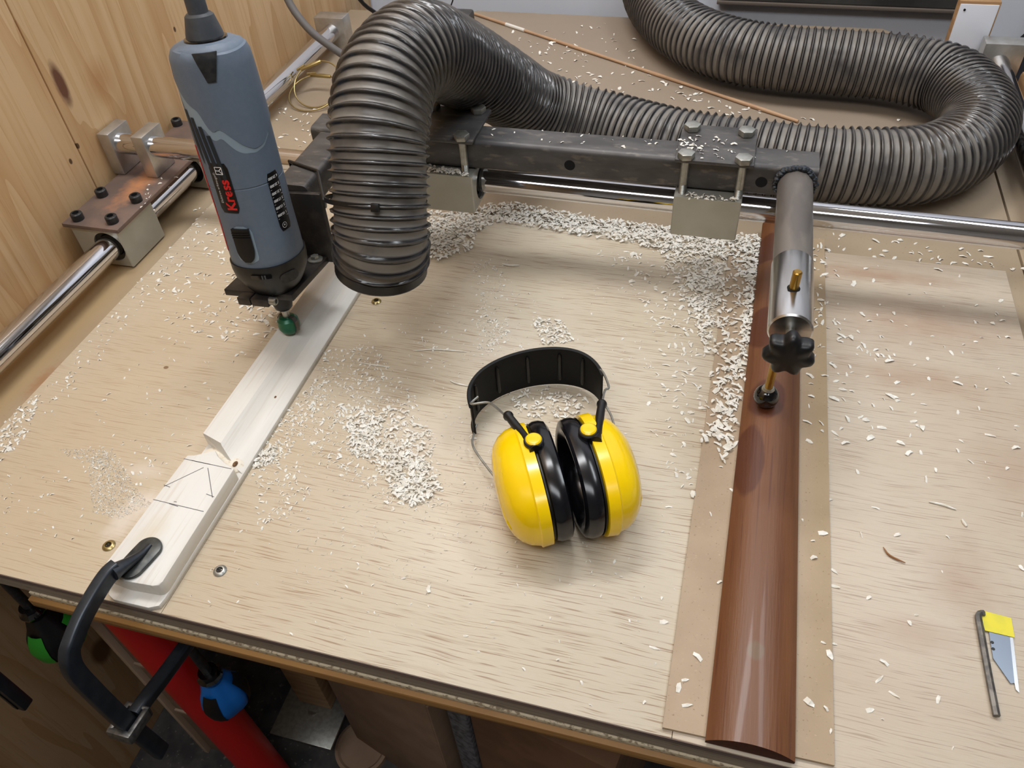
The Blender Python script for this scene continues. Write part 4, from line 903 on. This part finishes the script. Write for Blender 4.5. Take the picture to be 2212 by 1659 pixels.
scatter([(-0.254,0.658),(-0.217,0.665),(-0.207,0.611),(-0.238,0.604)],160,0.003,False,0,None)
scatter([(-0.190,0.548),(-0.149,0.567),(-0.100,0.561),(-0.102,0.533),(-0.157,0.518)],170,0.0046,False,0.002,None)
scatter([(-0.294,0.769),(-0.247,0.778),(-0.225,0.655),(-0.252,0.650)],150,0.003,False,0,None)
scatter([(-0.417,0.426),(-0.397,0.541),(-0.374,0.516),(-0.384,0.403),(-0.409,0.397)],330,0.0036,False,0,None)
scatter([(-0.411,0.415),(-0.398,0.431),(-0.391,0.407),(-0.407,0.395)],110,0.0045,False,0.002,None)
scatter([(-0.410,0.569),(-0.363,0.594),(-0.280,0.522),(-0.244,0.477),(-0.207,0.397),(-0.246,0.378),(-0.338,0.413),(-0.387,0.452)],900,0.0024,False,0,None)
scatter([(-0.442,0.396),(-0.369,0.609),(-0.247,0.778),(-0.084,0.537),(-0.139,0.381),(-0.295,0.320)],700,0.0022,False,0,None)
scatter([(-0.692,0.781),(-0.607,0.785),(-0.448,0.577),(-0.484,0.553),(-0.620,0.575),(-0.691,0.653)],230,0.0062,False,0,None)
scatter([(-0.570,0.716),(-0.458,0.608),(-0.463,0.558),(-0.527,0.611)],70,0.0068,False,0,None)
scatter([(-0.587,0.673),(-0.504,0.689),(-0.471,0.623),(-0.530,0.593)],60,0.0075,False,0,None)
scatter([(-0.696,0.419),(-0.711,0.789),(-0.684,0.794),(-0.655,0.414)],160,0.004,False,0,None)
scatter([(-0.717,0.401),(-0.695,0.441),(-0.668,0.384),(-0.670,0.345)],160,0.0045,False,0,None)
scatter([(-0.620,0.422),(-0.615,0.630),(-0.441,0.562),(-0.479,0.388),(-0.538,0.317)],110,0.0038,False,0,None)
scatter([(-0.579,0.366),(-0.566,0.387),(-0.506,0.346),(-0.483,0.335),(-0.504,0.313),(-0.534,0.312)],1500,0.0015,False,0,None)
scatter([(-0.620,0.375),(-0.571,0.386),(-0.551,0.366),(-0.602,0.367)],350,0.0014,False,0,None)
scatter([(-0.662,0.335),(-0.514,0.444),(-0.486,0.357),(-0.548,0.261),(-0.598,0.260)],110,0.003,False,0,None)
scatter([(-0.397,0.317),(-0.375,0.625),(-0.020,0.821),(0.019,0.443),(0.006,0.242),(-0.260,0.243),(-0.392,0.246)],420,0.0028,False,0,None)
scatter([(-0.331,0.397),(-0.155,0.437),(-0.126,0.331),(-0.323,0.285)],150,0.0034,True,0,None)
scatter([(-0.397,0.317),(-0.375,0.625),(-0.020,0.821),(0.019,0.443),(0.006,0.242),(-0.260,0.243),(-0.392,0.246)],34,0.0052,False,0,None)
scatter([(-0.408,0.392),(-0.388,0.433),(-0.335,0.385),(-0.363,0.325)],140,0.0035,False,0,None)
scatter([(0.123,0.868),(0.331,0.860),(0.330,0.693),(0.313,0.587),(0.153,0.528),(0.133,0.681)],90,0.0066,False,0,None)
scatter([(0.133,0.727),(0.194,0.790),(0.208,0.564),(0.153,0.528)],40,0.0075,False,0,None)
scatter([(0.113,0.723),(0.143,0.729),(0.145,0.526),(0.111,0.519)],20,0.0066,False,0,None)
scatter([(0.109,0.530),(0.140,0.537),(0.141,0.262),(0.113,0.255)],14,0.007,False,0,None)
scatter([(0.153,0.528),(0.313,0.587),(0.265,0.283),(0.150,0.254)],26,0.006,False,0,None)
scatter([(0.124,0.919),(0.203,0.929),(0.367,0.909),(0.362,0.876),(0.135,0.875)],45,0.0075,False,0,-0.0071)
scatter([(0.117,0.887),(0.139,0.891),(0.138,0.682),(0.123,0.679)],40,0.007,False,0,None)
scatter([(-0.457,1.515),(-0.214,1.590),(-0.155,1.367),(0.082,1.231),(-0.261,1.279)],60,0.0085,False,0,-0.0069)
scatter([(-0.460,1.492),(-0.309,1.467),(-0.225,1.302),(-0.133,1.214),(-0.272,1.295)],34,0.0085,False,0,-0.0069)
scatter([(-0.214,1.378),(0.096,1.218),(0.219,1.244),(0.252,1.242),(-0.016,1.216)],34,0.0085,False,0,-0.0069)
scatter([(-0.767,1.134),(-0.670,1.132),(-0.610,1.001),(-0.691,1.002)],30,0.0085,False,0,-0.0069)
scatter([(-0.746,0.830),(-0.698,0.838),(-0.577,0.725),(-0.633,0.714)],70,0.006,False,0,-0.0069)
scatter([(-0.048,0.823),(0.022,0.824),(0.022,0.775),(-0.045,0.773)],42,0.0048,False,0.001,0.1644)
scatter([(-0.052,0.812),(-0.032,0.815),(-0.034,0.790),(-0.049,0.792)],14,0.0055,False,0.001,0.1644)
scatter([(-0.270,0.813),(-0.057,0.820),(0.090,0.818),(0.085,0.793),(-0.054,0.794),(-0.267,0.786)],34,0.0038,False,0,0.1601)
scatter([(-0.340,0.778),(-0.289,0.774),(-0.286,0.762),(-0.336,0.766)],90,0.006,False,0.003,0.1223)
scatter([(-0.038,0.770),(0.017,0.770),(0.017,0.763),(-0.032,0.761)],50,0.005,False,0.003,0.1223)
scatter([(-0.772,0.805),(-0.712,0.803),(-0.704,0.713),(-0.742,0.728)],14,0.004,False,0,0.0576)

me=bpy.data.meshes.new('wood_shavings'); me.from_pydata(SV,[],SF); me.materials.append(M_chip)
so=bpy.data.objects.new('wood_shavings',me); C.objects.link(so); tag(so,'pale wood shavings strewn and heaped over the whole bench','shavings',kind='stuff')
# long slivers one can pick out
def sliver(a,b,c_,lab,m=M_chip,r=.0009,nm='wood_sliver'):
    p_,_=catmull([a,b,c_],.003); n_=len(p_); rs=[r*(.25+.75*math.sin(PI*(i+.5)/n_)) for i in range(n_)]; tag(MB().tube(p_,rs,6).build(nm,m,smooth=60),lab,'sliver',None)
sliver((-0.3090,0.5901,0.0010),(-0.2849,0.5974,0.0010),(-0.2487,0.6010,0.0010),'long thin pale sliver left of the headband',M_chip,0.0009,'wood_sliver')
sliver((-0.3625,0.5597,0.0010),(-0.3456,0.5594,0.0010),(-0.3253,0.5599,0.0010),'short straight sliver left of the long curved one',M_chip,0.0009,'wood_sliver')
sliver((-0.2529,0.5538,0.0010),(-0.2452,0.5511,0.0010),(-0.2307,0.5499,0.0010),'thin sliver just left of the black headband end',M_chip,0.0009,'wood_sliver')
sliver((0.2216,0.4967,0.0010),(0.2323,0.4960,0.0010),(0.2438,0.4930,0.0010),'straight white splinter on the right plywood sheet',M_chip,0.0012,'wood_sliver')
sliver((-0.2530,0.7656,0.0010),(-0.2436,0.7645,0.0010),(-0.2310,0.7669,0.0010),'small pale sliver near the back edge below the cross shaft',M_chip,0.0014,'wood_sliver')
sliver((0.1798,0.4379,0.0015),(0.1846,0.4305,0.0015),(0.1968,0.4259,0.0015),'curly brown wood fibre on the right plywood sheet',M_twig,0.0009,'wood_curl')
sliver((0.2473,0.4831,0.0010),(0.2487,0.4794,0.0010),(0.2502,0.4763,0.0010),'tiny pale chip below the white splinter',M_chip,0.0016,'wood_sliver')
